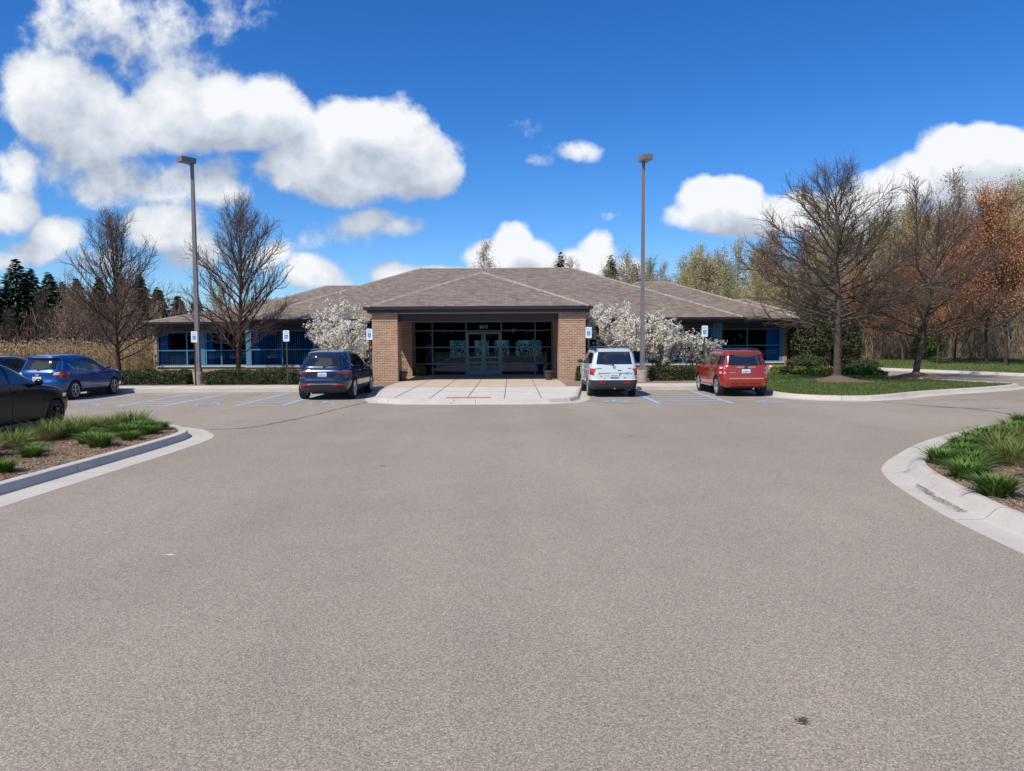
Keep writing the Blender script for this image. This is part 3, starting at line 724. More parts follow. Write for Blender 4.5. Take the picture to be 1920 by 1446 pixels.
o.matrix_parent_inverse = BI; o.matrix_world = Matrix.Translation((-1.56, Y - .075, 2.82)) @ Matrix.Rotation(R_(90), 4, 'X') @ Matrix.Diagonal((.82, 1.05, 1, 1))
# wall floodlight at the right end
b = MB(); b.lathe([(.0, -.09), (.06, -.085), (.075, 0), (.05, .03)], (15.6, 44.7, .42), 'Y', 12); b.box(15.58, 15.62, 44.75, 44.9, .25, .42); part(b, 'floodlight', mat('white enamel', (.8, .8, .78), .4))

# ================================================================ vegetation
def segs_mesh(name, S, m, n=3, minr=0.0):
    """S: list of (p0, p1, r0, r1) -> tapered prisms"""
    P0 = np.array([s[0] for s in S], float); P1 = np.array([s[1] for s in S], float)
    r0 = np.maximum(np.array([s[2] for s in S]), minr); r1 = np.maximum(np.array([s[3] for s in S]), minr)
    d = P1 - P0; d /= np.linalg.norm(d, axis=1)[:, None] + 1e-9
    ref = np.tile([0., 0., 1.], (len(S), 1)); ref[np.abs(d[:, 2]) > .9] = [1., 0, 0]
    a = np.cross(d, ref); a /= np.linalg.norm(a, axis=1)[:, None]; b = np.cross(d, a)
    V = np.zeros((len(S), 2 * n, 3))
    for k in range(n):
        t = 2 * math.pi * k / n; o = a * math.cos(t) + b * math.sin(t)
        V[:, k] = P0 + o * r0[:, None]; V[:, n + k] = P1 + o * r1[:, None]
    nS = len(S); me = bpy.data.meshes.new(name); me.vertices.add(nS * 2 * n); me.vertices.foreach_set('co', V.astype(np.float32).ravel())
    base = (np.arange(nS) * 2 * n)[:, None, None]
    F = np.array([[k, (k + 1) % n, n + (k + 1) % n, n + k] for k in range(n)])[None]
    idx = (base + F).reshape(-1); nf = nS * n
    me.loops.add(nf * 4); me.loops.foreach_set('vertex_index', idx.astype(np.int32))
    me.polygons.add(nf); me.polygons.foreach_set('loop_start', np.arange(0, nf * 4, 4, dtype=np.int32)); me.polygons.foreach_set('use_smooth', np.ones(nf, bool))
    me.materials.append(m); me.update(); me.validate(); return me

def leaf_quads(C, size, rng, up=0.0, asp=.6, jit=.35):
    """rhombic leaf faces centred on C"""
    n = len(C); d = rng.normal(size=(n, 3)); d[:, 2] += up; d /= np.linalg.norm(d, axis=1)[:, None]
    e = np.cross(d, rng.normal(size=(n, 3))); e /= np.linalg.norm(e, axis=1)[:, None] + 1e-9
    s = (size * (1 + rng.uniform(-jit, jit, n)))[:, None] / 2
    return np.stack([C - d * s, C + e * s * asp, C + d * s, C - e * s * asp], axis=1)

def rotv(d, ang, az):
    d = Vector(d).normalized(); a = d.orthogonal().normalized(); a.rotate(Matrix.Rotation(az, 3, d)); q = d.copy(); q.rotate(Matrix.Rotation(ang, 3, a)); return q

def poly_grow(rg, p, d, L, r, n, wig, up, out, rend=.35):
    pts = [Vector(p)]; d = Vector(d).normalized(); p = Vector(p)
    for i in range(n):
        d = (d + Vector((rg.gauss(0, wig), rg.gauss(0, wig), rg.gauss(0, wig) + up))).normalized()
        q = p + d * (L / n); ra = r * (1 - (1 - rend) * i / n); rb = r * (1 - (1 - rend) * (i + 1) / n)
        out.append((tuple(p), tuple(q + d * ra * .3), ra, rb)); p = q; pts.append(p.copy())
    return pts, d

def at_poly(pts, t):
    f = t * (len(pts) - 1); i = min(int(f), len(pts) - 2); return pts[i].lerp(pts[i + 1], f - i), (pts[i + 1] - pts[i]).normalized()

def bare_tree(seed, H, h0, n1, ang0, ang1, L0, L1, r0, n2=9, n3=6, twig=.4, up=.05, lean=(0, 0), shape=None, trunk_wig=.03, sub=.42, a2=42, top=.97, trend=.12, spread=1.0):
    rg = random.Random(seed); T, C, tips = [], [], []
    tp, _ = poly_grow(rg, (0, 0, 0), (lean[0], lean[1], 1), H, r0, 12, trunk_wig, .08, T, trend)
    T.insert(0, ((0, 0, -.15), (0, 0, .25), r0 * 1.5, r0 * 1.02))
    for i in range(n1):
        t = (h0 + (top * H - h0) * ((i + rg.random()) / n1) ** 1.05) / H; s = (t * H - h0) / (H - h0)
        p, dd = at_poly(tp, min(t, .999)); az = i * 2.4 + rg.uniform(-.5, .5); an = R_(ang0 + (ang1 - ang0) * s + rg.uniform(-8, 8))
        d = Vector((math.sin(an) * math.cos(az), math.sin(an) * math.sin(az), math.cos(an)))
        L = (shape(s) if shape else (L0 + (L1 - L0) * s)) * rg.uniform(.8, 1.15); rr = min(r0 * (1 - .85 * t) * .55, .009 + .0105 * L)
        bp, bd = poly_grow(rg, p, d, L, rr, 6, .09, up, T, .3)
        m2 = max(3, int(n2 * L / 2.5 * rg.uniform(.8, 1.2)))
        for j in range(m2):
            u = .18 + .82 * (j + rg.random()) / m2; q, qd = at_poly(bp, min(u, .999)); Ls = L * sub * (1.1 - .6 * u) * rg.uniform(.6, 1.2)
            sd = rotv(qd, R_(a2 + rg.uniform(-12, 12)) * spread, rg.uniform(0, 6.28)); sd.z += .12
            sp_, _ = poly_grow(rg, q, sd, Ls, rr * .38, 3, .12, up * 1.5, C, .4)
            m3 = max(2, int(n3 * rg.uniform(.7, 1.3)))
            for k in range(m3):
                w, wd = at_poly(sp_, min(.2 + .8 * (k + rg.random()) / m3, .999)); td = rotv(wd, R_(rg.uniform(20, 55)), rg.uniform(0, 6.28)); td.z += .15
                tt, _ = poly_grow(rg, w, td, twig * rg.uniform(.5, 1.3), .0055, 2, .15, up * 2, C, .6); tips.append(tuple(tt[-1])); tips.append(tuple(tt[1]))
    return T, C, tips

def bark(name, c, c2): return mat(name, c, .95, c2, 9, bump=.8, bscale=18, detail=7)
B_grey = bark('grey bark', (.12, .09, .07), (.055, .04, .033)); B_brown = bark('brown bark', (.085, .055, .042), (.04, .026, .022)); B_pale = bark('pale bark', (.24, .215, .18), (.12, .10, .085))
TW_red = mat('reddish twigs', (.10, .065, .052), .9, (.15, .10, .075), 1.5); TW_br = mat('brown twigs', (.085, .06, .045), .9, (.13, .095, .07), 1.2); TW_pale = mat('pale twigs', (.36, .31, .24), .9, (.26, .22, .17), 1.0)

def tree_thing(name, T, C, loc, rz, label, cat, mt, mc, group=None, leaves=None, lm=None, s=1.0, minr=.0045, tn=7):
    o = empty(name, loc, rz, label, cat, group); o.scale = (s, s, s)
    link('trunk', segs_mesh('trunk', T, mt, tn), o)
    cr = link('crown', segs_mesh('crown', C, mc, 3, minr), o)
    if leaves is not None: link('foliage', quads_mesh('foliage', leaves, lm), cr)
    return o
# two upright trees on the left
shp = lambda s: 3.5 - 2.5 * s ** 1.9 if s > .1 else 2.5 + s * 10
T, C, tips = bare_tree(11, 7.7, .9, 52, 60, 18, 0, 0, .14, n2=14, n3=8, twig=.42, up=.045, shape=shp, sub=.42, a2=36)
tree_thing('street_tree', T, C, (-20.15, 38, .12), 0, 'leafless upright tree behind the blue car beside the tan reeds', 'tree', B_brown, TW_red, 'bare trees left of the entrance')
T, C, tips = bare_tree(23, 8.1, 1.1, 54, 60, 18, 0, 0, .14, n2=14, n3=8, twig=.42, up=.045, shape=lambda s: 3.7 - 2.65 * s ** 1.9 if s > .1 else 2.6 + s * 11, sub=.42, a2=36)
tree_thing('street_tree', T, C, (-14.08, 38, .12), .6, 'leafless upright tree behind the left lamp post in front of the blue windows', 'tree', B_brown, TW_red, 'bare trees left of the entrance')
# large tree and its neighbour on the lawn
T, C, tips = bare_tree(37, 8.5, 2.15, 58, 84, 24, 0, 0, .19, n2=17, n3=8, twig=.45, up=.018, shape=lambda s: 4.35 - 3.0 * s ** 1.7, sub=.40, a2=40, lean=(-.02, 0))
tree_thing('lawn_tree', T, C, (15.15, 34.5, .2), 1.0, 'large leafless tree in a mulch ring on the lawn right of the red car', 'tree', B_grey, TW_br, 'bare trees on the lawn')
T, C, tips = bare_tree(41, 7.4, 1.75, 44, 80, 30, 0, 0, .17, n2=12, n3=7, twig=.45, up=.03, shape=lambda s: 4.2 - 2.2 * s, sub=.42, a2=42, lean=(.16, 0), trunk_wig=.06)
r_ = np.random.default_rng(3); tp_ = np.array(tips); buds = leaf_quads(tp_[r_.integers(0, len(tp_), 9000)] + r_.normal(0, .14, (9000, 3)), .055, r_)
L_bud = mat('red buds', (.20, .075, .04), .8, (.27, .12, .06), 1.0, island=.3)
tree_thing('lawn_tree', T, C, (20.3, 37.2, .2), .1, 'smaller leaning tree with reddish buds in the second mulch ring on the lawn', 'tree', B_grey, TW_red, 'bare trees on the lawn', buds, L_bud)
for i, (x, y, r) in enumerate(((15.15, 34.45, 1.45), (20.3, 37.1, 1.45))):
    mb = MB(); rg = random.Random(i)
    ph = [rg.uniform(0, 6.28) for _ in range(4)]
    def mound(a, b):
        t = b * 2 * math.pi; rr = a * r * (1 + .10 * math.sin(3 * t + ph[0]) + .06 * math.sin(7 * t + ph[1]))
        return (x + rr * math.cos(t), y + rr * math.sin(t) * .85, .115 + .30 * (1 - a) ** 1.3 + .012 * math.sin(23 * t + 9 * a))
    mb.grid(mound, 14, 48); tag(mb.build('mulch_mound', mat('ring mulch', (.095, .058, .042), .95, (.24, .165, .12), 30, bump=.9, bscale=40, detail=7, lo=.42, hi=.66), smooth=60), kind='structure')

# background trees --------------------------------------------------
L_yel = mat('yellow green buds', (.55, .48, .18), .8, (.42, .38, .16), .5, island=.35, transl=.3)
L_grn = mat('young leaves', (.30, .32, .12), .8, (.40, .38, .17), .6, island=.3, transl=.3)
L_org = mat('rust leaves', (.60, .28, .12), .8, (.42, .20, .10), .8, island=.4, transl=.25)
L_brn = mat('brown buds', (.46, .35, .21), .8, (.34, .26, .17), .5, island=.35, transl=.2)
L_ev = mat('evergreen needles', (.026, .058, .024), .8, (.05, .09, .04), 1.2, island=.4)
L_evb = mat('dull evergreen', (.035, .045, .02), .8, (.055, .055, .028), 1.0, island=.4)
def forest_proto(seed, H, leafn, lm, mt, mc, lsize=.13, h0=.24, wide=.27, n1=26, n2=9, n3=3, ang0=55, ang1=18, sc=.30):
    T, C, tips = bare_tree(seed, H, H * h0, n1, ang0, ang1, 0, 0, H * .013, n2=n2, n3=n3, twig=.6, up=.06, shape=lambda s: H * wide * (1 - .62 * s ** 1.5) if s > .1 else H * wide * .8, sub=.40, trunk_wig=.05, a2=42)
    me = [segs_mesh('trunk', T, mt, 5), segs_mesh('crown', C, mc, 3, .011)]
    if leafn:
        r = np.random.default_rng(seed); t = np.array(tips); C_ = t[r.integers(0, len(t), leafn)] + r.normal(0, sc, (leafn, 3)); me.append(quads_mesh('foliage', leaf_quads(C_, lsize, r, asp=.75), lm))
    return me
PROTO = {
 'bare': [forest_proto(101, 13, 0, None, B_brown, TW_br, n3=5, n2=10), forest_proto(102, 13, 2500, L_brn, B_pale, TW_pale, n3=5, n2=10)],
 'yellow': [forest_proto(111, 13, 6500, L_yel, B_pale, TW_pale), forest_proto(112, 12, 6500, L_yel, B_pale, TW_pale, wide=.31)],
 'green': [forest_proto(121, 12, 6000, L_grn, B_pale, TW_pale)],
 'brown': [forest_proto(131, 12, 6000, L_brn, B_pale, TW_pale, n3=4), forest_proto(132, 12, 6000, L_brn, B_grey, TW_pale, wide=.31, n3=4)],
 'rust': [forest_proto(141, 9.5, 19000, L_org, B_brown, TW_red, lsize=.085, h0=.22, wide=.42, n1=30, n2=10, n3=4), forest_proto(142, 9.5, 17000, L_org, B_grey, TW_red, lsize=.085, h0=.25, wide=.38, n1=30, n2=10, n3=4)],
}
def place_forest(kind, k, loc, s, rz, label, group, name=None, wz=1.0):
    me = PROTO[kind][k % len(PROTO[kind])]
    o = empty(name or 'woodland_tree', loc, rz, label, 'tree', group); o.scale = (s, s, s * wz)
    link('trunk', me[0], o); c = link('crown', me[1], o)
    if len(me) > 2: link('foliage', me[2], c)
    return o
def pxX(px, Y): return (px - 960) / 1390 * Y
def topH(px, py, Y): return 2.14 + (636 - (px - 960) * .0052 - py) / 1390 * Y
GW = {'bare': ('bare grey-brown tree', 'bare woodland trees'), 'yellow': ('yellow-green budding tree', 'yellow-green woodland trees'), 'green': ('tree with fresh green leaves', 'green woodland trees'), 'brown': ('brownish budding tree', 'brown woodland trees'), 'rust': ('rust-orange leafed tree', 'rust-orange trees')}
SKYL = [(1110, 500), (1130, 472), (1190, 468), (1250, 470), (1300, 458), (1350, 446), (1400, 446), (1450, 432), (1500, 415), (1560, 395), (1600, 380), (1650, 385), (1700, 380), (1740, 400), (1800, 385), (1850, 345), (1900, 338), (1960, 340), (2100, 330)]
def skyl(px): return float(np.interp(px, [p[0] for p in SKYL], [p[1] for p in SKYL]))
rg = random.Random(77)
WHERE = [(1230, 'over the roof left of the right lamp post'), (1330, 'over the roof right of the right lamp post'), (1450, 'over the right roof end'), (1600, 'behind the large lawn tree'), (1720, 'behind the leaning lawn tree'), (1830, 'beyond the grass bank'), (3000, 'at the far right')]
order = ['brown', 'bare', 'yellow', 'brown', 'yellow', 'bare', 'green', 'brown', 'yellow', 'brown', 'bare', 'yellow']
idx = 0; used_lab = {}
ORDN = ['nearest', 'second', 'third', 'fourth', 'fifth', 'sixth', 'seventh', 'eighth', 'ninth', 'tenth', 'eleventh', 'twelfth', 'thirteenth', 'fourteenth', 'fifteenth', 'sixteenth']
for row, (Y, step, drop) in enumerate(((66, 42, 55), (74, 32, 20), (84, 30, -4))):
    px = 1120 + row * 17
    while px < 2120:
        k = order[(idx * 5 + row * 3) % 12]
        if px < 1230: k = ['green', 'bare', 'brown'][idx % 3]
        yj = Y + rg.uniform(-3, 3); pj = px + rg.uniform(-10, 10)
        H = topH(pj, skyl(pj) + drop * rg.uniform(.5, 1.2) + rg.uniform(-4, 16), yj); base = min(bank_z(pxX(pj, yj), yj), 9) if pxX(pj, yj) > far_x(yj) else .1
        me_h = {'bare': 13, 'yellow': 12.6, 'green': 12, 'brown': 12, 'rust': 9.5}[k]; s = (H - base) / me_h / 1.13
        w = [w_ for lim, w_ in WHERE if pj < lim][0]; key = (k, w); c = used_lab.get(key, 0); used_lab[key] = c + 1
        rowt = ('front row', 'middle row', 'rear row')[row]
        lab = f'{GW[k][0]} {w}, {rowt}'
        if used_lab.get(lab, 0): lab = f'{GW[k][0]} {w}, {rowt}, {ORDN[used_lab[lab]]} along'
        used_lab[lab] = used_lab.get(lab, 0) + 1; base_lab = f'{GW[k][0]} {w}, {rowt}'
        if lab != base_lab: used_lab[base_lab] += 1
        place_forest(k, idx, (pxX(pj, yj), yj, base - .1), s, rg.uniform(0, 6.28), lab, GW[k][1])
        idx += 1; px += step * rg.uniform(.8, 1.2)
# named individuals on the right
for kind, k, px, Y, top, lab in (('rust', 0, 1886, 50, 372, 'tall rust-orange tree with dark trunk on the grass bank at the right edge'), ('rust', 1, 1693, 57, 500, 'rust-orange tree with slim trunk left of the leaning lawn tree'),
     ('rust', 0, 1758, 52, 480, 'rust-orange tree with grey trunk between the leaning lawn tree and the right edge'), ('rust', 1, 1650, 60, 540, 'low rust-orange tree just right of the arborvitae'), ('rust', 0, 1960, 47, 400, 'rust-orange tree cut off by the right picture edge'),
     ('rust', 0, 1610, 63, 520, 'rust-orange tree glimpsed between arborvitae and woods'), ('rust', 1, 1725, 60, 500, 'rust-orange tree directly behind the leaning lawn tree'), ('rust', 0, 1790, 56, 505, 'low rust-orange tree left of the dark trunked one'), ('rust', 1, 1850, 54, 430, 'rust-orange tree beside the dark trunked one on its left'), ('rust', 1, 1820, 60, 470, 'rust-orange tree behind the gap left of the dark trunked one'), ('bare', 0, 1722, 62, 332, 'tall bare tree with dark upper limbs above the leaning lawn tree'), ('bare', 1, 1795, 62, 330, 'tall bare tree with forked dark limbs against the right cloud'), ('bare', 0, 1548, 46.5, 520, 'bare tree with grey trunk beside the arborvitae')):
    x = pxX(px, Y); base = bank_z(x, Y) if x > far_x(Y) else .12; me_h = {'rust': 9.5, 'bare': 13}[kind]; s = (topH(px, top, Y) - base) / me_h / 1.08
    place_forest(kind, k, (x, Y, base - .05), s, px * .37, lab, 'rust-orange trees' if kind == 'rust' else None, 'bank_tree')
# behind the roof
for kind, k, px, Y, top, lab in (('bare', 1, 905, 80, 474, 'small pale bare tree peeping over the roof ridge above the entrance'), ('green', 0, 1022, 80, 486, 'small greenish tree over the right end of the roof ridge'), ('bare', 0, 1075, 84, 500, 'thin bare tree right of the roof ridge end'), ('yellow', 0, 415, 66, 545, 'yellow-green tree seen through the bare tree over the left roof')):
    Hh = topH(px, top, Y); place_forest(kind, k, (pxX(px, Y), Y, 0), Hh / 12.6, px * .37, lab, 'trees behind the building', 'background_tree')

# understorey: brown brush along the edge of the woods, uncountable
def brush(name, pts_fn, n, size, m, label, cat):
    r = np.random.default_rng(len(name)); C_ = pts_fn(r, n); V = leaf_quads(C_, size, r, up=3.2, asp=.045, jit=.5); return tag(link(name, quads_mesh(name, V, m)), label, cat, kind='stuff')
def edge_pts(r, n):
    Y = r.uniform(60, 92, n); px = r.uniform(1420, 2150, n); X = (px - 960) / 1390 * Y; base = np.array([min(bank_z(x, y), 9) if x > far_x(y) else 0 for x, y in zip(X, Y)])
    top = 2.6 + 1.1 * np.sin(X * .35) + .9 * np.sin(X * .9 + Y * .4) + r.normal(0, .5, n); return np.stack([X, Y, base + r.random(n) ** 1.5 * np.maximum(top, .6)], 1)
brush('undergrowth', edge_pts, 80000, .7, mat('brown brush', (.15, .115, .085), .9, (.27, .215, .155), .35, island=.45), 'tangled brown leafless undergrowth along the foot of the woods', 'undergrowth')
def edge_pts2(r, n):
    Y = r.uniform(66, 92, n); px = r.uniform(1100, 2150, n); X = (px - 960) / 1390 * Y; base = np.array([min(bank_z(x, y), 9) if x > far_x(y) else 0 for x, y in zip(X, Y)])
    return np.stack([X, Y, base + r.random(n) ** 1.25 * (5.0 + np.clip(X - 10, 0, 30) * .16)], 1)
brush('thicket', edge_pts2, 80000, .6, mat('thicket twigs', (.34, .28, .17), .9, (.44, .39, .22), .25, island=.45), 'dense budding thicket of saplings behind the building and along the woods', 'thicket')
# evergreens
def spruce_mesh(seed, H, n, wid, m, lsize=.36):
    r = np.random.default_rng(seed); z = 1 - np.sqrt(r.random(n)); nl = int(H * 2.3)
    lay = np.floor(z * nl) / nl; fr = z * nl - np.floor(z * nl)
    az = r.uniform(0, 6.28, n); lob = 1 + .22 * np.sin(az * 7 + lay * 50) + .12 * np.sin(az * 3 + lay * 90)
    R = wid * (1 - lay) ** .85 * lob * (1 - .45 * fr) * np.sqrt(r.random(n)) ** .6; zz = H * (z + .02) - R * .16
    C_ = np.stack([R * np.cos(az), R * np.sin(az), np.clip(zz, .2, H)], 1); k = leaf_quads(C_, lsize, r, asp=.35)
    d = C_ * [1, 1, 0]; d /= np.linalg.norm(d, axis=1)[:, None] + 1e-6; d[:, 2] += r.uniform(-.45, .25, n); e = np.cross(d, [0, 0, 1.0]) + r.normal(0, .3, (n, 3)); s = (lsize * r.uniform(.5, 1.2, n))[:, None] / 2
    V = np.stack([C_ - d * s, C_ + e * s * .62, C_ + d * s, C_ - e * s * .62], 1); return quads_mesh('foliage', V, m)
def spruce(H, wid, loc, seed, label, m=L_ev, n=9000, cache={}):
    o = empty('spruce_tree', loc, seed, label, 'tree', 'evergreens left of the building' if loc[0] < -10 else 'evergreens behind the building')
    t = MB(); t.cyl((0, 0, -.1), (0, 0, H * .95), H * .018, .02, 8); t.build('trunk', B_brown, o); link('crown', spruce_mesh(seed, H, n, wid, m), o)
for i, (px, Y, top, w, lab, m) in enumerate((( -30, 52, 480, 2.6, 'dark spruce cut off by the left picture edge', L_ev), (38, 54, 488, 2.7, 'tallest dark green spruce near the left edge', L_ev), (98, 58, 512, 2.2, 'spruce between the tallest one and the first bare tree', L_ev), (150, 62, 524, 2.0, 'spruce just left of the first bare tree trunk', L_evb),
      (192, 60, 522, 2.1, 'spruce behind the left half of the first bare tree', L_ev), (232, 61, 516, 2.1, 'spruce behind the right half of the first bare tree', L_ev), (268, 60, 517, 2.0, 'pointed spruce right of the first bare tree', L_ev), (300, 62, 540, 2.0, 'spruce above the left roof corner', L_ev), (338, 64, 556, 1.9, 'low spruce left of the left lamp post', L_evb), (372, 66, 560, 1.9, 'low spruce directly behind the left lamp post', L_ev), (125, 66, 530, 2.2, 'spruce half hidden behind its neighbours', L_evb), (65, 62, 505, 2.3, 'spruce just right of the tallest one', L_evb))):
    spruce(topH(px, top, Y), w * 1.25, (pxX(px, Y), Y, 0), 50 + i, lab, m, 15000)
spruce(topH(1052, 476, 76), 2.6, (pxX(1052, 76), 76, 0), 91, 'dark spruce top over the right end of the roof ridge', L_ev, 8000)
spruce(topH(1145, 480, 78), 3.0, (pxX(1145, 78), 78, 0), 92, 'dull spruce right of the roof ridge left of the lamp post', L_evb, 8000)
# brown leafless shrubs in front of the spruces
for i, (px, Y, top, lab) in enumerate(((80, 50, 560, 'brown leafless tree at the left in front of the spruces'), (135, 51, 548, 'brown leafless tree left of the first bare street tree'), (185, 52, 560, 'brown leafless tree behind the first bare street tree'), (250, 52, 552, 'brown leafless tree right of the first bare street tree'), (20, 49, 590, 'low brown leafless tree at the left picture edge'), (292, 54, 575, 'brown leafless tree at the left roof corner'))):
    Hh = topH(px, top, Y); place_forest('brown' if i % 2 else 'bare', i, (pxX(px, Y), Y, -.6), Hh / 11.0, i * 1.3, lab, 'brown trees before the spruces', 'scrub_tree', 1.0)
def scr(r, n):
    Y = r.uniform(49, 56, n); X = r.uniform(-72, -22, n); return np.stack([X, Y, r.random(n) ** 1.3 * (4.0 + np.sin(X * .8) + .7 * np.sin(X * 2.1))], 1)
brush('scrub', scr, 60000, .6, mat('dark scrub', (.13, .085, .065), .9, (.21, .145, .11), .5, island=.45), 'dark brown tangled scrub between the reeds and the spruces', 'scrub')
# reeds
def reeds():
    r = np.random.default_rng(8); n = 7600; X = r.uniform(-58, -21.9, n); Y = r.uniform(42.5, 48, n); h = r.uniform(1.3, 2.15, n) * (1 + .10 * np.sin(X * 1.3)); lean = r.normal(0, .12, (n, 2)) + [.06, 0]; V = []; mi = []
    P0 = np.stack([X, Y, np.full(n, .0)], 1); P1 = np.stack([X + lean[:, 0] * h, Y + lean[:, 1] * h, h], 1); az = r.uniform(0, 3.14, n); w = np.stack([np.cos(az), np.sin(az), 0 * az], 1) * .011
    stems = np.stack([P0 - w, P0 + w, P1 + w * .6, P1 - w * .6], 1)
    k = 5; d = r.normal(size=(n, k, 3)); d[:, :, 2] -= .2; d /= np.linalg.norm(d, axis=2)[:, :, None]; t = r.uniform(.15, .95, (n, k)); B = P0[:, None] + (P1 - P0)[:, None] * t[:, :, None]
    L = r.uniform(.2, .45, (n, k))[:, :, None]; e = np.cross(d, [0, 0, 1.0]); leaves = np.stack([B, B + d * L * .5 + e * .012, B + d * L - [0, 0, .08], B + d * L * .5 - e * .012], 2).reshape(-1, 4, 3)
    pm = r.random(n) < .42; k2 = 7; Pt = P1[pm]; q = Pt[:, None] + np.stack([np.linspace(0, .22, k2), np.zeros(k2), -np.linspace(0, .10, k2) ** 1.0], 1)[None] * r.uniform(.4, 1.3, (len(Pt), 1, 1)) * np.array([1, 1, 1]) + r.normal(0, .018, (len(Pt), k2, 3))
    pl_ = leaf_quads(q.reshape(-1, 3), .11, r, asp=.55)
    V = np.concatenate([stems, leaves, pl_]); mi = np.concatenate([np.zeros(len(stems)), np.zeros(len(leaves)), np.ones(len(pl_))])
    tag(link('reeds', quads_mesh('reeds', V, [mat('dry reed', (.42, .32, .18), .8, (.28, .20, .11), 1.0, island=.35, transl=.2), mat('reed plume', (.40, .27, .16), .9, (.52, .38, .24), 1.5, island=.3, transl=.2)], mi)), 'dense stand of dry tan reeds with feathery plumes left of the building', 'reeds', kind='stuff')
reeds()

# hedges and shrubs --------------------------------------------------
L_box = mat('boxwood leaves', (.075, .10, .028), .7, (.04, .06, .018), 2.5, island=.45, transl=.15)
L_boxd = mat('boxwood core', (.03, .035, .015), .9)
def hedge(x0, x1, y0, y1, h, seed, label, n=9000, name='hedge', m=None, lump=.06, cat='hedge', group='clipped hedges'):
    r = np.random.default_rng(seed); o = empty(name, ((x0 + x1) / 2, (y0 + y1) / 2, .14), 0, label, cat, group); lx, ly = (x1 - x0) / 2, (y1 - y0) / 2
    b = MB(); b.box(-lx + .08, lx - .08, -ly + .08, ly - .08, 0, h - .08); b.build('branches', L_boxd, o)
    u = r.random(n); A = [2 * lx * h, 2 * ly * h, 4 * lx * ly]; pr = np.array([A[0], A[0], A[1], A[1], A[2]]); pr /= pr.sum(); f = r.choice(5, n, p=pr); a, c = r.uniform(-1, 1, n), r.random(n)
    X = np.where(f < 2, a * lx, np.where(f == 2, -lx, np.where(f == 3, lx, a * lx))); Yv = np.where(f == 0, -ly, np.where(f == 1, ly, np.where(f == 4, (c * 2 - 1) * ly, a * ly))); Z = np.where(f == 4, h, c * h)
    bump = lump * (np.sin(X * 5.3 + seed) * np.cos(Z * 6 + X * 2) + .6 * np.sin(X * 13 + Z * 9)); dr = np.stack([np.where(f == 2, -1, np.where(f == 3, 1, 0)), np.where(f == 0, -1, np.where(f == 1, 1, 0)), np.where(f == 4, 1, 0)], 1)
    C_ = np.stack([X, Yv, Z], 1) + dr * (bump + r.normal(-.03, .035, n))[:, None]
    rd = np.clip((np.abs(C_[:, 0]) - lx + .15), 0, 1); C_[:, 2] -= rd * .5 * (C_[:, 2] > h * .6)
    link('foliage', quads_mesh('foliage', leaf_quads(C_, .062, r, asp=.8), m or L_box), o)
hedge(-17.75, -14.75, 33.5, 34.4, .60, 1, 'long clipped hedge between the blue car and the left lamp post')
hedge(-24.5, -17.9, 33.5, 34.4, .58, 8, 'clipped hedge mostly hidden behind the blue car', 12000)
hedge(-13.85, -9.55, 33.3, 34.3, .62, 2, 'long clipped hedge between the left lamp post and the dark blue car', 13000)
hedge(-9.3, -7.9, 33.3, 34.3, .60, 3, 'clipped hedge hidden behind the dark blue car', 4000)
hedge(-7.4, -6.75, 35.0, 36.4, .75, 4, 'small shrub at the foot of the left brick pillar', 3500, 'shrub', lump=.1, cat='shrub', group='low shrubs')
hedge(3.05, 3.5, 34.9, 35.2, .75, 9, 'narrow dark shrub at the foot of the right brick pillar', 2500, 'shrub', lump=.08, cat='shrub', group='low shrubs')
hedge(6.5, 9.9, 34.6, 35.6, .62, 5, 'clipped hedge between the right lamp post and the red car', 10000)
hedge(4.2, 5.4, 34.6, 35.6, .6, 6, 'clipped hedge hidden behind the white car', 3500)

def blob_shrub(name, loc, rad, n, lsize, m, label, seed, cat='shrub', group=None, core=True, asp=.7):
    r = np.random.default_rng(seed); o = empty(name, loc, 0, label, cat, group); d = r.normal(size=(n, 3)); d /= np.linalg.norm(d, axis=1)[:, None]
    lob = 1 + .13 * np.sin(d[:, 0] * 7 + seed) * np.cos(d[:, 2] * 6) + .09 * np.sin(d[:, 1] * 11 + d[:, 2] * 9); R = lob * r.random(n) ** .18
    C_ = d * R[:, None] * np.array(rad); C_[:, 2] += rad[2] * .92; k = C_[:, 2] > 0
    link('foliage', quads_mesh('foliage', leaf_quads(C_[k], lsize, r, asp=asp), m), o)
    if core:
        b = MB(); b.lathe([(.01, 0), (rad[0] * .3, rad[2] * .2), (rad[0] * .6, rad[2]), (rad[0] * .4, rad[2] * 1.4), (.01, rad[2] * 1.6)], n=14); c = b.build('branches', L_boxd, o)
    return o
L_arb = mat('arborvitae', (.045, .06, .02), .8, (.085, .085, .03), 1.6, island=.4)
for i, (x, y, rx, h, lab) in enumerate(((17.9, 44.6, 1.25, 4.3, 'dark arborvitae at the right corner of the building'), (20.3, 46.0, 1.15, 4.4, 'tall arborvitae behind the large lawn tree trunk'), (19.0, 47.5, 1.3, 4.2, 'arborvitae between and behind its two neighbours'), (21.3, 47.2, .9, 4.0, 'rightmost arborvitae beside the grass bank'))):
    blob_shrub('arborvitae', (x, y, .1), (rx, rx, h / 2), 9000, .14, L_arb, lab, 20 + i, 'shrub', 'arborvitae at the building corner', True, .45)
blob_shrub('shrub', (16.9, 42.6, .12), (1.15, .8, .55), 4000, .08, L_box, 'round dark green shrub beside the right end of the brick wall', 31, group='low shrubs')
blob_shrub('shrub', (20.6, 43.4, .12), (.9, .7, .4), 3000, .08, L_box, 'low green shrub at the end of the ground cover by the road', 33, group='low shrubs')
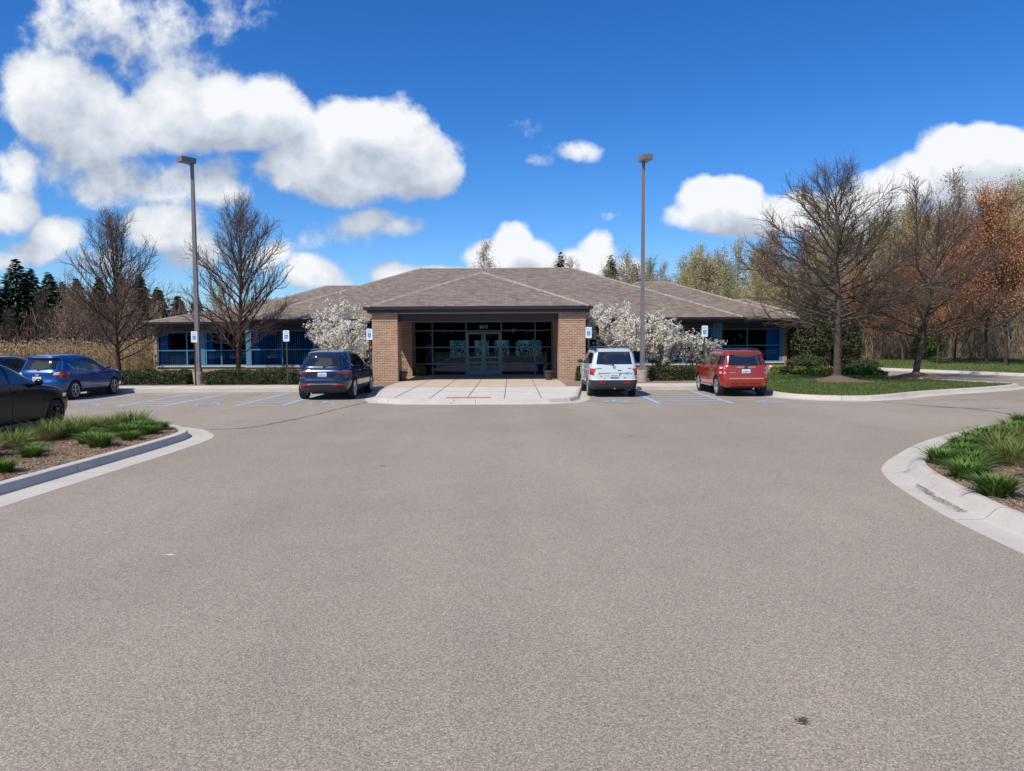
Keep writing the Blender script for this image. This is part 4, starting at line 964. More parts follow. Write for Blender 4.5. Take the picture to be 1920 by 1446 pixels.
blob_shrub('bush', (pxX(1740, 58), 58, .6), (1.15, 1.0, .95), 4200, .12, mat('spring green', (.12, .17, .035), .8, (.07, .11, .03), 2, island=.35, transl=.3), 'bright green bush under the orange trees on the grass bank', 34)
blob_shrub('shrub', (-5.0, 40.6, .15), (.3, .35, .32), 500, .09, mat('lime leaves', (.22, .30, .05), .7, (.14, .2, .04), 5, island=.3, transl=.3), 'small lime green shrub behind the left planter pot', 35, group='low shrubs', core=False)
# yellow-green ground cover
r_ = np.random.default_rng(12); n = 9000; t = r_.random(n); X = 14.6 + 5.0 * t; Yc = 41.2 - 1.9 * t ** 1.5 + r_.uniform(-.75, .75, n)
C_ = np.stack([X, Yc, .14 + r_.random(n) * .30 * (1 + .4 * np.sin(X * 6))], 1)
tag(link('ground_cover', quads_mesh('ground_cover', leaf_quads(C_, .11, r_, asp=.8), mat('lime ground cover', (.17, .23, .04), .7, (.10, .15, .03), 3, island=.35, transl=.25))), 'band of yellow-green ground cover between the lawn and the building corner', 'ground cover', kind='stuff')

# white blossoming shrubs
M_petal = mat('white petals', (.88, .86, .78), .7, (.76, .73, .63), 3, island=.15, transl=.25)
M_bleaf = mat('magnolia leaf', (.16, .17, .06), .7, island=.3, transl=.2)
def blossom(loc, rx, H, seed, label, nf, base_r=.5, stems=10, lift=.35):
    rg = random.Random(seed); T, C, tips = [], [], []
    for i in range(stems):
        az = i * 6.28 / stems + rg.uniform(-.3, .3); an = R_(rg.uniform(10, 58)); d = Vector((math.sin(an) * math.cos(az), math.sin(an) * math.sin(az) * .7, math.cos(an)))
        L = H * rg.uniform(.75, 1.0); P, _ = poly_grow(rg, (rg.uniform(-.15, .15), rg.uniform(-.1, .1), 0), d, L, .035, 6, .08, .03, T, .25)
        for j in range(16):
            u = rg.uniform(lift, 1); q, qd = at_poly(P, min(u, .999)); sd = rotv(qd, R_(rg.uniform(30, 70)), rg.uniform(0, 6.28)); sd.z += .2
            S, _ = poly_grow(rg, q, sd, rx * rg.uniform(.35, .75), .012, 4, .12, .05, C, .5)
            for k in range(7):
                w, wd = at_poly(S, rg.uniform(.2, .99)); td = rotv(wd, R_(rg.uniform(20, 60)), rg.uniform(0, 6.28)); tt, _ = poly_grow(rg, w, td, rg.uniform(.15, .4), .007, 2, .12, .08, C, .6); tips += [tuple(tt[-1]), tuple(tt[1])]
    o = empty('blossoming_shrub', loc, seed, label, 'shrub', 'white blossoming shrubs'); link('trunk', segs_mesh('trunk', T, B_grey, 6), o); cr = link('crown', segs_mesh('crown', C, TW_br, 3, .006), o)
    r = np.random.default_rng(seed); tp = np.array(tips)
    ctr = tp[r.integers(0, len(tp), nf)] + r.normal(0, .05, (nf, 3)); ctr = ctr[ctr[:, 2] > .30 * H + .1 * np.sin(ctr[:, 0] * 5)]; pet = (ctr[:, None] + r.normal(0, .028, (len(ctr), 6, 3))).reshape(-1, 3)
    link('blossom', quads_mesh('blossom', leaf_quads(pet, .058, r, up=1.5, asp=.8), M_petal), cr)
    lf = tp[r.integers(0, len(tp), nf // 2)] + r.normal(0, .07, (nf // 2, 3)); link('foliage', quads_mesh('foliage', leaf_quads(lf, .06, r), M_bleaf), cr)
blossom((-8.4, 37.2, .14), 1.75, 3.3, 5, 'white blossoming shrub left of the entrance behind the dark blue car', 8000, lift=.2)
blossom((5.45, 38.0, .14), 1.15, 3.75, 7, 'tallest white blossoming shrub right of the entrance beside the brick pillar', 6800, lift=.2)
blossom((7.7, 38.2, .14), 1.0, 2.9, 9, 'middle white blossoming shrub just right of the right lamp post', 4200, lift=.22)
blossom((9.5, 38.2, .14), .85, 2.05, 13, 'smallest white blossoming shrub behind the rightmost parking sign', 1700)

# planting on the two islands ---------------------------------------
def blades(seed, n, h, rad, w, curve, m_idx_fn=None):
    """arching strap leaves: 3 quads each"""
    r = np.random.default_rng(seed); az = r.uniform(0, 6.28, n); br = rad * .45 * np.sqrt(r.random(n)); hh = h * r.uniform(.55, 1.1, n); out = rad * r.uniform(.2, 1.0, n)
    b0 = np.stack([br * np.cos(az), br * np.sin(az), 0 * az], 1); dirv = np.stack([np.cos(az + r.normal(0, .5, n)), np.sin(az + r.normal(0, .5, n)), 0 * az], 1); sd = np.stack([-dirv[:, 1], dirv[:, 0], 0 * az], 1) * (w / 2); V = []
    ts = [0, .4, .75, 1.0]; pts = []
    for t in ts: pts.append(b0 + dirv * (out * t ** 1.7)[:, None] + np.stack([0 * az, 0 * az, hh * (t - curve * t ** 3)], 1))
    for i in range(3):
        w0 = (1, .85, .5, .08)[i]; w1 = (1, .85, .5, .08)[i + 1]; V.append(np.stack([pts[i] - sd * w0, pts[i] + sd * w0, pts[i + 1] + sd * w1, pts[i + 1] - sd * w1], 1))
    return np.concatenate(V)
M_lily = mat('lily leaves', (.08, .16, .025), .5, (.14, .225, .04), 6, transl=.25, spec=.3)
M_tuft = mat('ornamental grass', (.13, .19, .035), .7, (.20, .24, .07), 5, transl=.25); M_tuftd = mat('old grass', (.34, .25, .12), .8, (.20, .13, .06), 6, transl=.2)
lily = [quads_mesh('foliage', blades(200 + i, 380, .34, .33, .024, .30), M_lily) for i in range(3)]
DL = [(-8.4, 12.84, 'daylily clump near the left frame edge on the left island'), (-8.7, 13.3, 'daylily clump behind the one nearest the left frame edge'), (-7.88, 14.05, 'daylily clump by the kerb in the middle of the left island'), (-8.35, 14.5, 'daylily clump just behind the middle clump of the left island'), (-7.78, 15.0, 'daylily clump third along the left kerb'), (-8.2, 15.55, 'daylily clump behind the third one along the left kerb'), (-7.85, 15.95, 'daylily clump near the rounded end of the left island'), (-8.3, 16.25, 'daylily clump in the second row near the left island end'), (-7.98, 16.7, 'daylily clump closest to the rounded tip of the left island'), (-8.45, 16.95, 'daylily clump behind the tip clump of the left island'), (-7.85, 11.3, 'daylily clump cut off by the left frame edge'), (-8.75, 15.3, 'daylily clump in front of the ornamental grasses'),
      (6.12, 9.3, 'lone daylily clump nearest the camera on the right island'), (6.45, 10.45, 'second daylily clump along the right kerb'), (6.85, 11.0, 'third daylily clump set back from the right kerb'), (6.85, 11.7, 'fourth daylily clump at the bend of the right kerb'), (7.15, 11.4, 'daylily clump inside the bend of the right island'), (7.5, 12.3, 'fifth daylily clump along the right kerb'), (7.9, 12.0, 'daylily clump set back behind the fifth one'), (8.05, 13.1, 'sixth daylily clump along the right kerb'), (8.7, 13.8, 'seventh daylily clump along the right kerb'), (9.3, 14.4, 'eighth daylily clump along the right kerb'), (8.8, 13.1, 'daylily clump set back behind the seventh one'), (10.0, 15.1, 'ninth daylily clump along the right kerb'), (10.7, 15.8, 'tenth daylily clump along the right kerb'), (11.4, 16.4, 'farthest daylily clump at the right frame edge')]
rg = random.Random(4)
for i, (x, y, lab) in enumerate(DL):
    o = empty('daylily_clump', (x, y, .12), rg.uniform(0, 6), lab, 'plant', 'daylily clumps'); s = rg.uniform(.8, 1.1) * (1.0 if x < 0 else 1.08); o.scale = (s, s, s * rg.uniform(.9, 1.1)); link('foliage', lily[i % 3], o)
def tuft_mesh(seed, green, dry, h=.46):
    a = blades(seed, green, h, .42, .013, .12); b = blades(seed + 5, dry, h * .62, .42, .012, .2); V = np.concatenate([a, b]); return quads_mesh('foliage', V, [M_tuft, M_tuftd], np.r_[np.zeros(len(a)), np.ones(len(b))])
tufts = [tuft_mesh(301, 330, 240), tuft_mesh(302, 300, 300), tuft_mesh(303, 260, 420, .46)]
TG = [(-9.35, 12.9, 'ornamental grass clump at the left frame edge of the left island', 0), (-9.4, 13.9, 'second ornamental grass clump from the left frame edge', 1), (-9.45, 15.0, 'ornamental grass clump right of the small gap before the black car', 0), (-9.3, 15.5, 'ornamental grass clump below the black car front wheel', 1), (-9.3, 16.0, 'ornamental grass clump right of the black car nose', 0), (-9.1, 16.4, 'middle ornamental grass clump behind the daylilies', 1), (-9.1, 16.85, 'second last ornamental grass clump toward the left island tip', 0), (-8.8, 17.15, 'last ornamental grass clump at the left island tip', 1), (-8.95, 12.2, 'ornamental grass clump nearest the camera on the left island', 0),
      (7.6, 10.4, 'straw coloured grass clump nearest the camera on the right island', 2), (8.3, 11.0, 'straw coloured grass clump at the right frame edge', 2), (8.2, 11.9, 'green and straw grass clump behind the daylilies', 2), (8.95, 12.3, 'grass clump in the middle of the right island', 1), (9.6, 13.2, 'grass clump behind the middle one on the right island', 0), (10.3, 14.1, 'grass clump second farthest on the right island', 2), (11.1, 15.0, 'farthest grass clump on the right island', 0), (7.35, 9.6, 'low straw grass clump beside the lone daylily', 2), (8.7, 10.4, 'straw grass clump outside the right frame edge', 2), (7.9, 11.5, 'green grass clump tucked behind the kerb bend daylilies', 0), (8.4, 12.7, 'green grass clump behind the sixth daylily clump', 1), (9.1, 11.6, 'straw grass clump in the middle of the right frame edge', 2), (9.9, 13.0, 'straw grass clump just outside the farther right frame edge', 2), (9.5, 14.0, 'green grass clump behind the eighth daylily clump', 0)]
for i, (x, y, lab, k) in enumerate(TG):
    o = empty('ornamental_grass', (x, y, .12), rg.uniform(0, 6), lab, 'plant', 'ornamental grass clumps'); s = rg.uniform(.85, 1.1); o.scale = (s * 1.15, s * 1.15, s); link('foliage', tufts[k], o)
# wood chips on the islands
r_ = np.random.default_rng(6); n = 30000
P_ = np.concatenate([np.stack([r_.uniform(-10, -7.2, n), r_.uniform(9, 17.7, n)], 1), np.stack([r_.uniform(5.6, 12.5, n), r_.uniform(7, 17.5, n)], 1)]); P_ = P_[pts_in_poly(P_, isl_L) | pts_in_poly(P_, isl_R + [(20, 18), (20, 2.5)])]
C_ = np.c_[P_, .132 + r_.random(len(P_)) * .012]; d = np.c_[r_.normal(size=(len(P_), 2)), r_.normal(0, .25, len(P_))]; d /= np.linalg.norm(d, axis=1)[:, None]; e = np.cross(d, [0, 0, 1.0]); s = r_.uniform(.012, .038, len(P_))[:, None]
tag(link('wood_chips', quads_mesh('wood_chips', np.stack([C_ - d * s, C_ - d*s*.4 + e * s * .4, C_ + d * s, C_ + d*s*.4 - e * s * .4], 1), mat('chips', (.42, .31, .22), .9, (.20, .12, .08), 30, island=.5))), 'loose shredded wood chips on the two planting islands', 'wood chips', kind='stuff')
# dry straw lying on the mulch
n = 900; P_ = np.concatenate([np.stack([r_.uniform(-9.8, -7.4, n), r_.uniform(10, 17.5, n)], 1), np.stack([r_.uniform(6, 10, n), r_.uniform(8, 14, n)], 1)]); P_ = P_[pts_in_poly(P_, isl_L) | pts_in_poly(P_, isl_R + [(20, 18), (20, 2.5)])]
a = r_.uniform(0, 6.28, len(P_)); d = np.c_[np.cos(a), np.sin(a), r_.normal(0, .08, len(a))]; e = np.cross(d, [0, 0, 1.0]) * .005; L = r_.uniform(.08, .28, len(a))[:, None]; C_ = np.c_[P_, np.full(len(P_), .155)]
tag(link('straw', quads_mesh('straw', np.stack([C_ - d * L - e, C_ - d * L + e, C_ + d * L + e, C_ + d * L - e], 1), M_tuftd)), 'dead straw blades lying on the mulch', 'straw', kind='stuff')
# lawn grass
n = 60000; P_ = np.stack([r_.uniform(9.8, 21.5, n), r_.uniform(25.3, 42, n)], 1); P_ = P_[pts_in_poly(P_, lawn_front + [(19.3, 42), (12.4, 42), (12.4, 37.6), (10.4, 36.2), (9.95, 33)])]
P_ = P_[(np.hypot(P_[:, 0] - 15.15, P_[:, 1] - 34.45) > 1.6) & (np.hypot(P_[:, 0] - 20.3, P_[:, 1] - 37.1) > 1.6)]
def blades_flat(P_, z, h, w):
    m_ = len(P_); b = np.c_[P_, z]; a = r_.uniform(0, 3.14, m_); e = np.c_[np.cos(a), np.sin(a), 0 * a] * w / 2; t = b + np.c_[r_.normal(0, .4, (m_, 2)) * h, np.ones(m_) * h * r_.uniform(.5, 1.3, m_)]; return np.stack([b - e, b + e, t], 1)
L_turf = mat('grass blades', (.08, .135, .025), .7, (.13, .17, .045), .8, island=.4, transl=.3)
tag(link('grass', quads_mesh('grass', blades_flat(P_, np.full(len(P_), .12), .055, .03), L_turf, k=3)), 'short green grass of the lawn with mulch rings', 'grass', kind='stuff')
n = 50000; Yg = r_.uniform(30, 66, n); Xg = np.array([far_x(y) for y in Yg]) + .3 + 26 * r_.random(n); zg = np.array([bank_z(x, y) for x, y in zip(Xg, Yg)])
tag(link('grass', quads_mesh('grass', blades_flat(np.stack([Xg, Yg], 1), zg - .01, .09, .05), L_turf, k=3)), 'short green grass on the bank beyond the road', 'grass', kind='stuff')
# crumpled dead leaf on the asphalt
mb = MB(); rg = random.Random(2)
for i in range(9):
    a = i * .7; mb.poly([(1.6 + .05*math.cos(a), 4.0 + .035*math.sin(a), .005 + rg.random()*.02), (1.6 + .03*math.cos(a + .5), 4.0 + .03*math.sin(a + .5), .02), (1.6 + .012*math.cos(a + 2), 4.0 + .012*math.sin(a + 2), .006)])
tag(mb.build('dead_leaf', mat('dead leaf', (.05, .04, .03), .9)), 'small crumpled dark leaf on the asphalt in the right foreground', 'leaf')

for i, (x, lab) in enumerate(((-4.0, 'added shrub behind the building, coloured like reflections in the left storefront glass'), (-1.9, 'added shrub behind the building, coloured like reflections in the left door leaf'), (.2, 'added shrub behind the building, coloured like reflections in the right door leaf'), (2.0, 'added shrub behind the building, coloured like reflections in the right storefront glass'))):
    blob_shrub('shrub', (x, 60.6, 0), (1.15, .9, 1.15), 1800, .14, mat('reflection tint leaves', (.10, .14, .17), .8, (.04, .06, .06), 3, island=.3), lab, 60 + i, 'shrub', 'added shrubs behind the building', False)  # blue-grey leaf colour stands in for reflections in the lobby glass

# mulch washed into the right gutter
r_ = np.random.default_rng(21); n = 900; t = r_.random(n); pth = np.array([(5.56, 8.9), (5.60, 9.4), (5.72, 9.95), (5.86, 10.35), (6.02, 10.7)]); q = t * 3.999; i_ = q.astype(int); f_ = (q - i_)[:, None]
P_ = pth[i_] * (1 - f_) + pth[i_ + 1] * f_ + np.c_[r_.normal(-.05, .05, n), r_.normal(0, .02, n)]; C_ = np.c_[P_, .012 + r_.random(n) * .008]; d = np.c_[r_.normal(size=(n, 2)), 0 * t]; d /= np.linalg.norm(d, axis=1)[:, None]; e = np.cross(d, [0, 0, 1.0]); s = r_.uniform(.006, .018, n)[:, None]
tag(link('gutter_debris', quads_mesh('gutter_debris', np.stack([C_ - d * s, C_ + e * s * .4, C_ + d * s, C_ - e * s * .4], 1), mat('wet chips', (.14, .075, .05), .9, (.24, .15, .10), 20, island=.5))), 'reddish brown mulch washed into the gutter of the right kerb', 'mulch debris', kind='stuff')

# ================================================================ parked vehicles
def car_glass(): return mat('tinted car glass', (.012, .014, .018), .04, spec=.8, coat=.5)
M_tyre = mat('tyre rubber', (.018, .018, .018), .85); M_well = mat('wheel well', (.008, .008, .008), .9); M_plastic = mat('dark plastic', (.028, .03, .033), .6)
M_chrome = mat('chrome', (.75, .75, .77), .12, metal=1.0); M_alloy = mat('alloy', (.50, .51, .54), .3, metal=.8); M_lampred = mat('red lamp lens', (.42, .012, .01), .15, coat=1); M_lampclr = mat('clear lamp lens', (.65, .60, .60), .1, coat=1)
M_plate = mat('plate white', (.72, .74, .80), .5); M_plateb = mat('plate blue print', (.10, .16, .42), .5); M_seat = mat('cabin dark', (.02, .02, .022), .8)
def paint(name, c, metal=.35, rough=.32): return mat(name, c, rough, metal=metal, coat=1.0)

class Car:
    def __init__(s, prof, n=6.0, roofn=None):
        """prof rows: z, y_rear, y_front, half width"""
        s.P = np.array(prof, float); s.n = n; s.rn = roofn or n
    def at(s, z):
        P = s.P; return [float(np.interp(z, P[:, 0], P[:, k])) for k in (1, 2, 3)]
    def expo(s, z): t = min(1, max(0, (z - 1.0) / .5)); return s.n + (s.rn - s.n) * t
    def side_x(s, y, z):
        yb, yf, w = s.at(z); m, h = (yb + yf) / 2, (yf - yb) / 2; t = min(.9999, abs((y - m) / h)); e = s.expo(z); return w * (1 - t ** e) ** (1 / e)
    def rear_y(s, x, z):
        yb, yf, w = s.at(z); m, h = (yb + yf) / 2, (yf - yb) / 2; t = min(.9999, abs(x / w)); e = s.expo(z); return m - h * (1 - t ** e) ** (1 / e)
    def front_y(s, x, z): yb, yf, w = s.at(z); return (yb + yf) - s.rear_y(x, z)
    def shell(s, nt=88):
        zs = []
        for a, b in zip(s.P[:-1, 0], s.P[1:, 0]):
            k = max(1, int(round((b - a) / .035))); zs += [a + (b - a) * i / k for i in range(k)]
        zs.append(s.P[-1, 0]); mb = MB()
        for z in zs:
            yb, yf, w = s.at(z); m, h = (yb + yf) / 2, (yf - yb) / 2; e = s.expo(z)
            for k in range(nt):
                t = 2 * math.pi * (k + .5) / nt; c, q = math.cos(t), math.sin(t)
                mb.v.append((w * math.copysign(abs(c) ** (2 / e), c), m + h * math.copysign(abs(q) ** (2 / e), q), z))
        for j in range(len(zs) - 1):
            for k in range(nt):
                k2 = (k + 1) % nt; mb.f.append((j*nt + k, j*nt + k2, (j+1)*nt + k2, (j+1)*nt + k)); mb.m.append(0)
        mb.f.append(tuple(reversed(range(nt)))); mb.f.append(tuple((len(zs) - 1) * nt + k for k in range(nt))); mb.m += [0, 0]
        return mb

def quad_patch(corners, fn, off, nu=10, nv=6, thick=.0):
    """corners: four (a, z) pairs, counter-clockwise; fn maps (a, z) to a point and is pushed out by off"""
    mb = MB(); c = [Vector(q) for q in corners]
    mb.grid(lambda u, v: fn(*((c[0].lerp(c[1], u)).lerp(c[3].lerp(c[2], u), v)), off), nu, nv)
    return mb

def make_wheel(car, x, y, r, wdt, side, rim_m, spokes=5, caliper=None):
    hub = MB(); hub.cyl((0, 0, 0), (side * wdt * .30, 0, 0), r * .30, n=16)
    if caliper: hub.box(min(side * wdt * .25, side * wdt * .38), max(side * wdt * .25, side * wdt * .38), r * .15, r * .48, -.02, r * .40, 1)
    w = hub.build('wheel', [M_plastic, caliper or M_plastic], car, 30, (x, y, r)); ty = MB(); h = wdt / 2
    ty.lathe([(r * .66, -h * .9), (r * .90, -h), (r * .975, -h * .86), (r, -h * .6), (r, h * .6), (r * .975, h * .86), (r * .90, h), (r * .66, h * .9)], n=36, axis='X'); ty.build('tyre', M_tyre, w, 40)
    rm = MB(); o = side * h
    rm.lathe([(r * .66, o * .86), (r * .70, o * .98), (r * .62, o * .97), (r * .60, o * .6), (r * .60, -o * .5)], n=36, axis='X')
    for k in range(spokes):
        a = 2 * math.pi * k / spokes + .3
        for da in (-.13, .13):
            p0 = Vector((o * .80, r * .10 * math.cos(a), r * .10 * math.sin(a))); p1 = Vector((o * .90, r * .63 * math.cos(a + da), r * .63 * math.sin(a + da))); rm.cyl(p0, p1, r * .055, r * .05, 6)
    rm.cyl((o * .6, 0, 0), (o * .92, 0, 0), r * .15, r * .10, 14); bk = MB(); rm.build('rim', rim_m, w, 40)
    return w

def make_car(label, loc, prof, col, wheels_y, wr, tw, n=6, roofn=None, cat='car', wins=(), rear=None, shield=None, belt=1.0, taillights=(), plate=None, wiper=None, cladding=None, rim=None, spokes=5, rails=None, mirror=None,
             extras=None, rz=0.0, caliper=None, bandrear=None, arch=1.16, doors=(), handles=(), rearglassm=None, name='parked_car', archlip=None):
    car = empty(name, (loc[0], loc[1], 0), rz, label, cat, 'parked cars'); K = Car(prof, n, roofn); half = float(K.P[:, 3].max())
    tmp = K.shell().build('body', [col, M_well], None)
    # wheel arches cut with a temporary cutter
    cb = MB()
    for wy in wheels_y:
        for sd in (-1, 1): cb.cyl((sd * (half - .30), wy, wr * .98), (sd * (half + .2), wy, wr * .98), wr * arch, n=32)
        for sd in (-1, 1): cb.box(min(sd*(half-.30), sd*(half+.2)), max(sd*(half-.30), sd*(half+.2)), wy - wr * arch * .995, wy + wr * arch * .995, -.2, wr * .5)
    cut = bmesh.new()
    cut_me = cb.mesh('cut', M_well); cut_o = link('cut', cut_me)
    md = tmp.modifiers.new('b', 'BOOLEAN'); md.object = cut_o; md.operation = 'DIFFERENCE'; md.solver = 'EXACT'; md.use_self = True
    dg = bpy.context.evaluated_depsgraph_get(); dg.update(); me = bpy.data.meshes.new_from_object(tmp.evaluated_get(dg)); me.name = 'body'
    bpy.data.objects.remove(tmp); bpy.data.objects.remove(cut_o)
    me.materials.clear(); me.materials.append(col); me.materials.append(M_well); me.materials.append(M_plastic)
    for p in me.polygons:
        c = p.center; mi = 0
        for wy in wheels_y:
            d = math.hypot(c.y - wy, c.z - wr * .98)
            if d < wr * arch * 1.004 and abs(c.x) > half - .34: mi = 1
        if mi == 0 and cladding and c.z < cladding(c.y): mi = 2
        if c.z < float(K.P[0, 0]) + .004: mi = 1
        p.material_index = mi; p.use_smooth = True
    me.set_sharp_from_angle(angle=R_(38)); body = link('body', me, car)
    S = lambda sd: (lambda a, z, off: (sd * (K.side_x(a, z) + off), a, z)); Rr = lambda a, z, off: (a, K.rear_y(a, z) - off, z); Fr = lambda a, z, off: (a, K.front_y(a, z) + off, z)
    G = car_glass()
    for w in wins:
        for sd in (-1, 1):
            o = quad_patch(w, S(sd), .006).build('side_window', G, body, 60)
    if rear: quad_patch(rear, Rr, .008).build('rear_window', rearglassm or G, body, 60)
    if shield: quad_patch(shield, Fr, .008).build('windshield', G, body, 60)
    for sd in (-1, 1):
        for (kind, cs, m) in taillights:
            fn = Rr if kind == 'r' else S(sd); c2 = [(a * sd if kind == 'r' else a, z) for a, z in cs]; quad_patch(c2, fn, .012, 6, 4).build('taillight', m, body, 60)
        for yl in doors:
            mb = MB()
            for (ya, za), (yb_, zb) in zip(yl, yl[1:]):
                for i in range(8):
                    t0, t1 = i / 8, (i + 1) / 8; p = (ya + (yb_-ya)*t0, za + (zb-za)*t0); q = (ya + (yb_-ya)*t1, za + (zb-za)*t1)
                    mb.cyl((sd*(K.side_x(*p) + .0), p[0], p[1]), (sd*(K.side_x(*q) + .0), q[0], q[1]), .005, n=4, cap=False)
            mb.build('door_seam', M_well, body)
        for (hy, hz) in handles:
            mb = MB(); x0 = K.side_x(hy, hz); mb.cyl((sd*(x0 + .03), hy - .09, hz), (sd*(x0 + .03), hy + .09, hz), .014, n=8); mb.cyl((sd*x0, hy - .08, hz), (sd*(x0 + .03), hy - .08, hz), .01, n=6); mb.cyl((sd*x0, hy + .08, hz), (sd*(x0 + .03), hy + .08, hz), .01, n=6); mb.build('door_handle', col, body, 40)
        if mirror:
            my, mz = mirror; x0 = K.side_x(my, mz); mb = MB(); c = Vector((sd * (x0 + .13), my, mz + .05))
            mb.grid(lambda u, v: (c.x + .105 * math.sin(math.pi * u) * math.cos(2*math.pi*v) * (1 if sd > 0 else -1), c.y + .055 * math.sin(math.pi * u) * math.sin(2*math.pi*v), c.z + .075 * -math.cos(math.pi * u)), 8, 12)
            mb.cyl((sd * (x0 - .02), my, mz - .01), (sd * (x0 + .10), my, mz + .02), .025, .02, 8); mb.build('side_mirror', col if not cladding else M_plastic, body, 50)
        if rails:
            (y0, y1, xr, zr) = rails[:4]; mb = MB(); pts = [(y0, -.03), (y0 + .1, .045), ((y0 + y1) / 2, .065), (y1 - .12, .045), (y1, -.03)]
            for (a, b_) in zip(pts, pts[1:]): mb.cyl((sd * xr, a[0], zr + a[1]), (sd * xr, b_[0], zr + b_[1]), .02, n=8)
            mb.build('roof_rail', rails[4] if len(rails) > 4 else M_plastic, body, 40)
        for wy in wheels_y: make_wheel(car, sd * (half - tw / 2 - .015), wy, wr, tw, sd, rim or M_alloy, spokes, caliper)
    if plate:
        px_, pz = plate; y = K.rear_y(px_, pz) - .02; mb = MB(); mb.box(px_ - .155, px_ + .155, y - .006, y, pz - .078, pz + .078); pl_ = mb.build('license_plate', M_plate, body)
        mb = MB(); mb.box(px_ - .15, px_ + .15, y - .0085, y - .0065, pz - .072, pz - .048)
        rr = random.Random(int(loc[0] * 100))
        for i in range(7):
            x = px_ - .125 + i * .037; mb.box(x, x + .022, y - .0085, y - .0065, pz - .030 + rr.uniform(0, .006), pz + .030 - rr.uniform(0, .006))
        mb.build('plate_print', M_plateb, pl_)
    if wiper:
        (xa, za, xb, zb) = wiper; mb = MB()
        for i in range(5):
            t0, t1 = i / 5, (i + 1) / 5; p = (xa + (xb - xa)*t0, za + (zb - za)*t0); q = (xa + (xb - xa)*t1, za + (zb - za)*t1); mb.cyl((p[0], K.rear_y(*p) - .03, p[1]), (q[0], K.rear_y(*q) - .03, q[1]), .010, n=6)
        mb.cyl((xa, K.rear_y(xa, za) - .045, za), (xa, K.rear_y(xa, za) + .01, za), .03, n=10); mb.build('rear_wiper', M_plastic, body, 40)
    ub = MB(); yb, yf, w = K.at(K.P[0, 0]); ub.box(-w + .32, w - .32, yb + .35, yf - .3, .20, K.P[0, 0] + .03); ub.cyl((-half + .25, wheels_y[0], wr), (half - .25, wheels_y[0], wr), .05); ub.build('underbody', M_well, body)
    if extras: extras(car, body, K, Rr, S)
    return car
def rbox(mb, x0, x1, z0, z1, K, off=.012, n=8):
    mb.grid(lambda u, v: (x0 + (x1 - x0) * u, K.rear_y(x0 + (x1 - x0) * u, z0 + (z1 - z0) * v) - off, z0 + (z1 - z0) * v), n, 3)

# blue compact SUV -------------------------------------------------
PB = paint('bright blue paint', (.002, .060, .25), .3, .28)
prof = [(.24, -2.02, 2.0, .80), (.34, -2.19, 2.16, .875), (.50, -2.255, 2.25, .915), (.66, -2.26, 2.26, .92), (.80, -2.20, 2.23, .915), (.92, -2.19, 2.14, .915), (1.0, -2.19, 1.90, .90), (1.05, -2.17, 1.40, .88), (1.10, -2.13, 1.12, .865), (1.25, -2.03, .84, .825), (1.40, -1.93, .54, .775), (1.50, -1.88, .30, .735), (1.555, -1.97, .10, .70), (1.60, -1.95, -.12, .655), (1.635, -1.80, -.35, .59), (1.66, -1.50, -.6, .48), (1.672, -1.2, -.8, .36)]
def ex_blue(car, body, K, Rr, S):
    mb = MB(); rbox(mb, -.18, .18, 1.545, 1.565, K, .012); mb.build('brake_light', M_lampred, body)
    mb = MB(); mb.lathe([(.0, -.02), (.07, -.016), (.075, 0)], (0, K.rear_y(0, .97) + .0, .97), 'Y', 20); mb.build('badge', M_chrome, body)
    mb = MB()
    for sd in (-1, 1):
        mb.cyl((sd*.5, -2.22, .27), (sd*.5, -2.05, .27), .045, n=12)
        pts = [(-1.62, 1.34), (-1.36, 1.13), (-.6, 1.085), (.95, 1.065)]
        for (a, b_) in zip(pts, pts[1:]): mb.cyl((sd*(K.side_x(*a) + .008), a[0], a[1]), (sd*(K.side_x(*b_) + .008), b_[0], b_[1]), .009, n=5)
    mb.build('trim', M_chrome, body, 40)
    mb = MB(); rbox(mb, -.75, .75, .33, .45, K, .01, 14); mb.build('bumper_insert', M_plastic, body)
WS = [[(-1.58, 1.36), (-1.36, 1.14), (-1.02, 1.11), (-1.05, 1.47)], [(-1.0, 1.11), (-.30, 1.10), (-.34, 1.50), (-1.03, 1.48)], [(-.24, 1.10), (.80, 1.09), (.18, 1.46), (-.27, 1.50)]]
make_car('bright blue compact SUV parked at the left, rear and right side showing', (-17.0, 28.72), prof, PB, (-1.42, 1.27), .345, .23, 5.5, 4.5, wins=WS, rear=[(-.70, 1.13), (.70, 1.13), (.62, 1.50), (-.62, 1.50)], shield=[(-.72, 1.13), (.72, 1.13), (.60, 1.48), (-.60, 1.48)],
  taillights=[('r', [(.55, .93), (.86, .95), (.86, 1.07), (.58, 1.03)], M_lampclr), ('r', [(.62, .86), (.87, .86), (.87, .95), (.60, .93)], M_lampred), ('s', [(-2.10, .88), (-1.85, .93), (-1.62, 1.08), (-2.10, 1.05)], M_lampred)], plate=(0, .80), wiper=(0, 1.12, .32, 1.20), cladding=lambda y: .36 + (.05 if abs(y) > 1.9 else 0), spokes=5,
  mirror=(.72, 1.08), doors=[[(-.28, .42), (-.30, 1.05)], [(-1.02, .95), (-1.0, .55), (-.9, .42)], [(.86, .45), (.92, .8), (.84, 1.02)]], handles=[(-.85, .93), (-.05, .95)], extras=ex_blue)

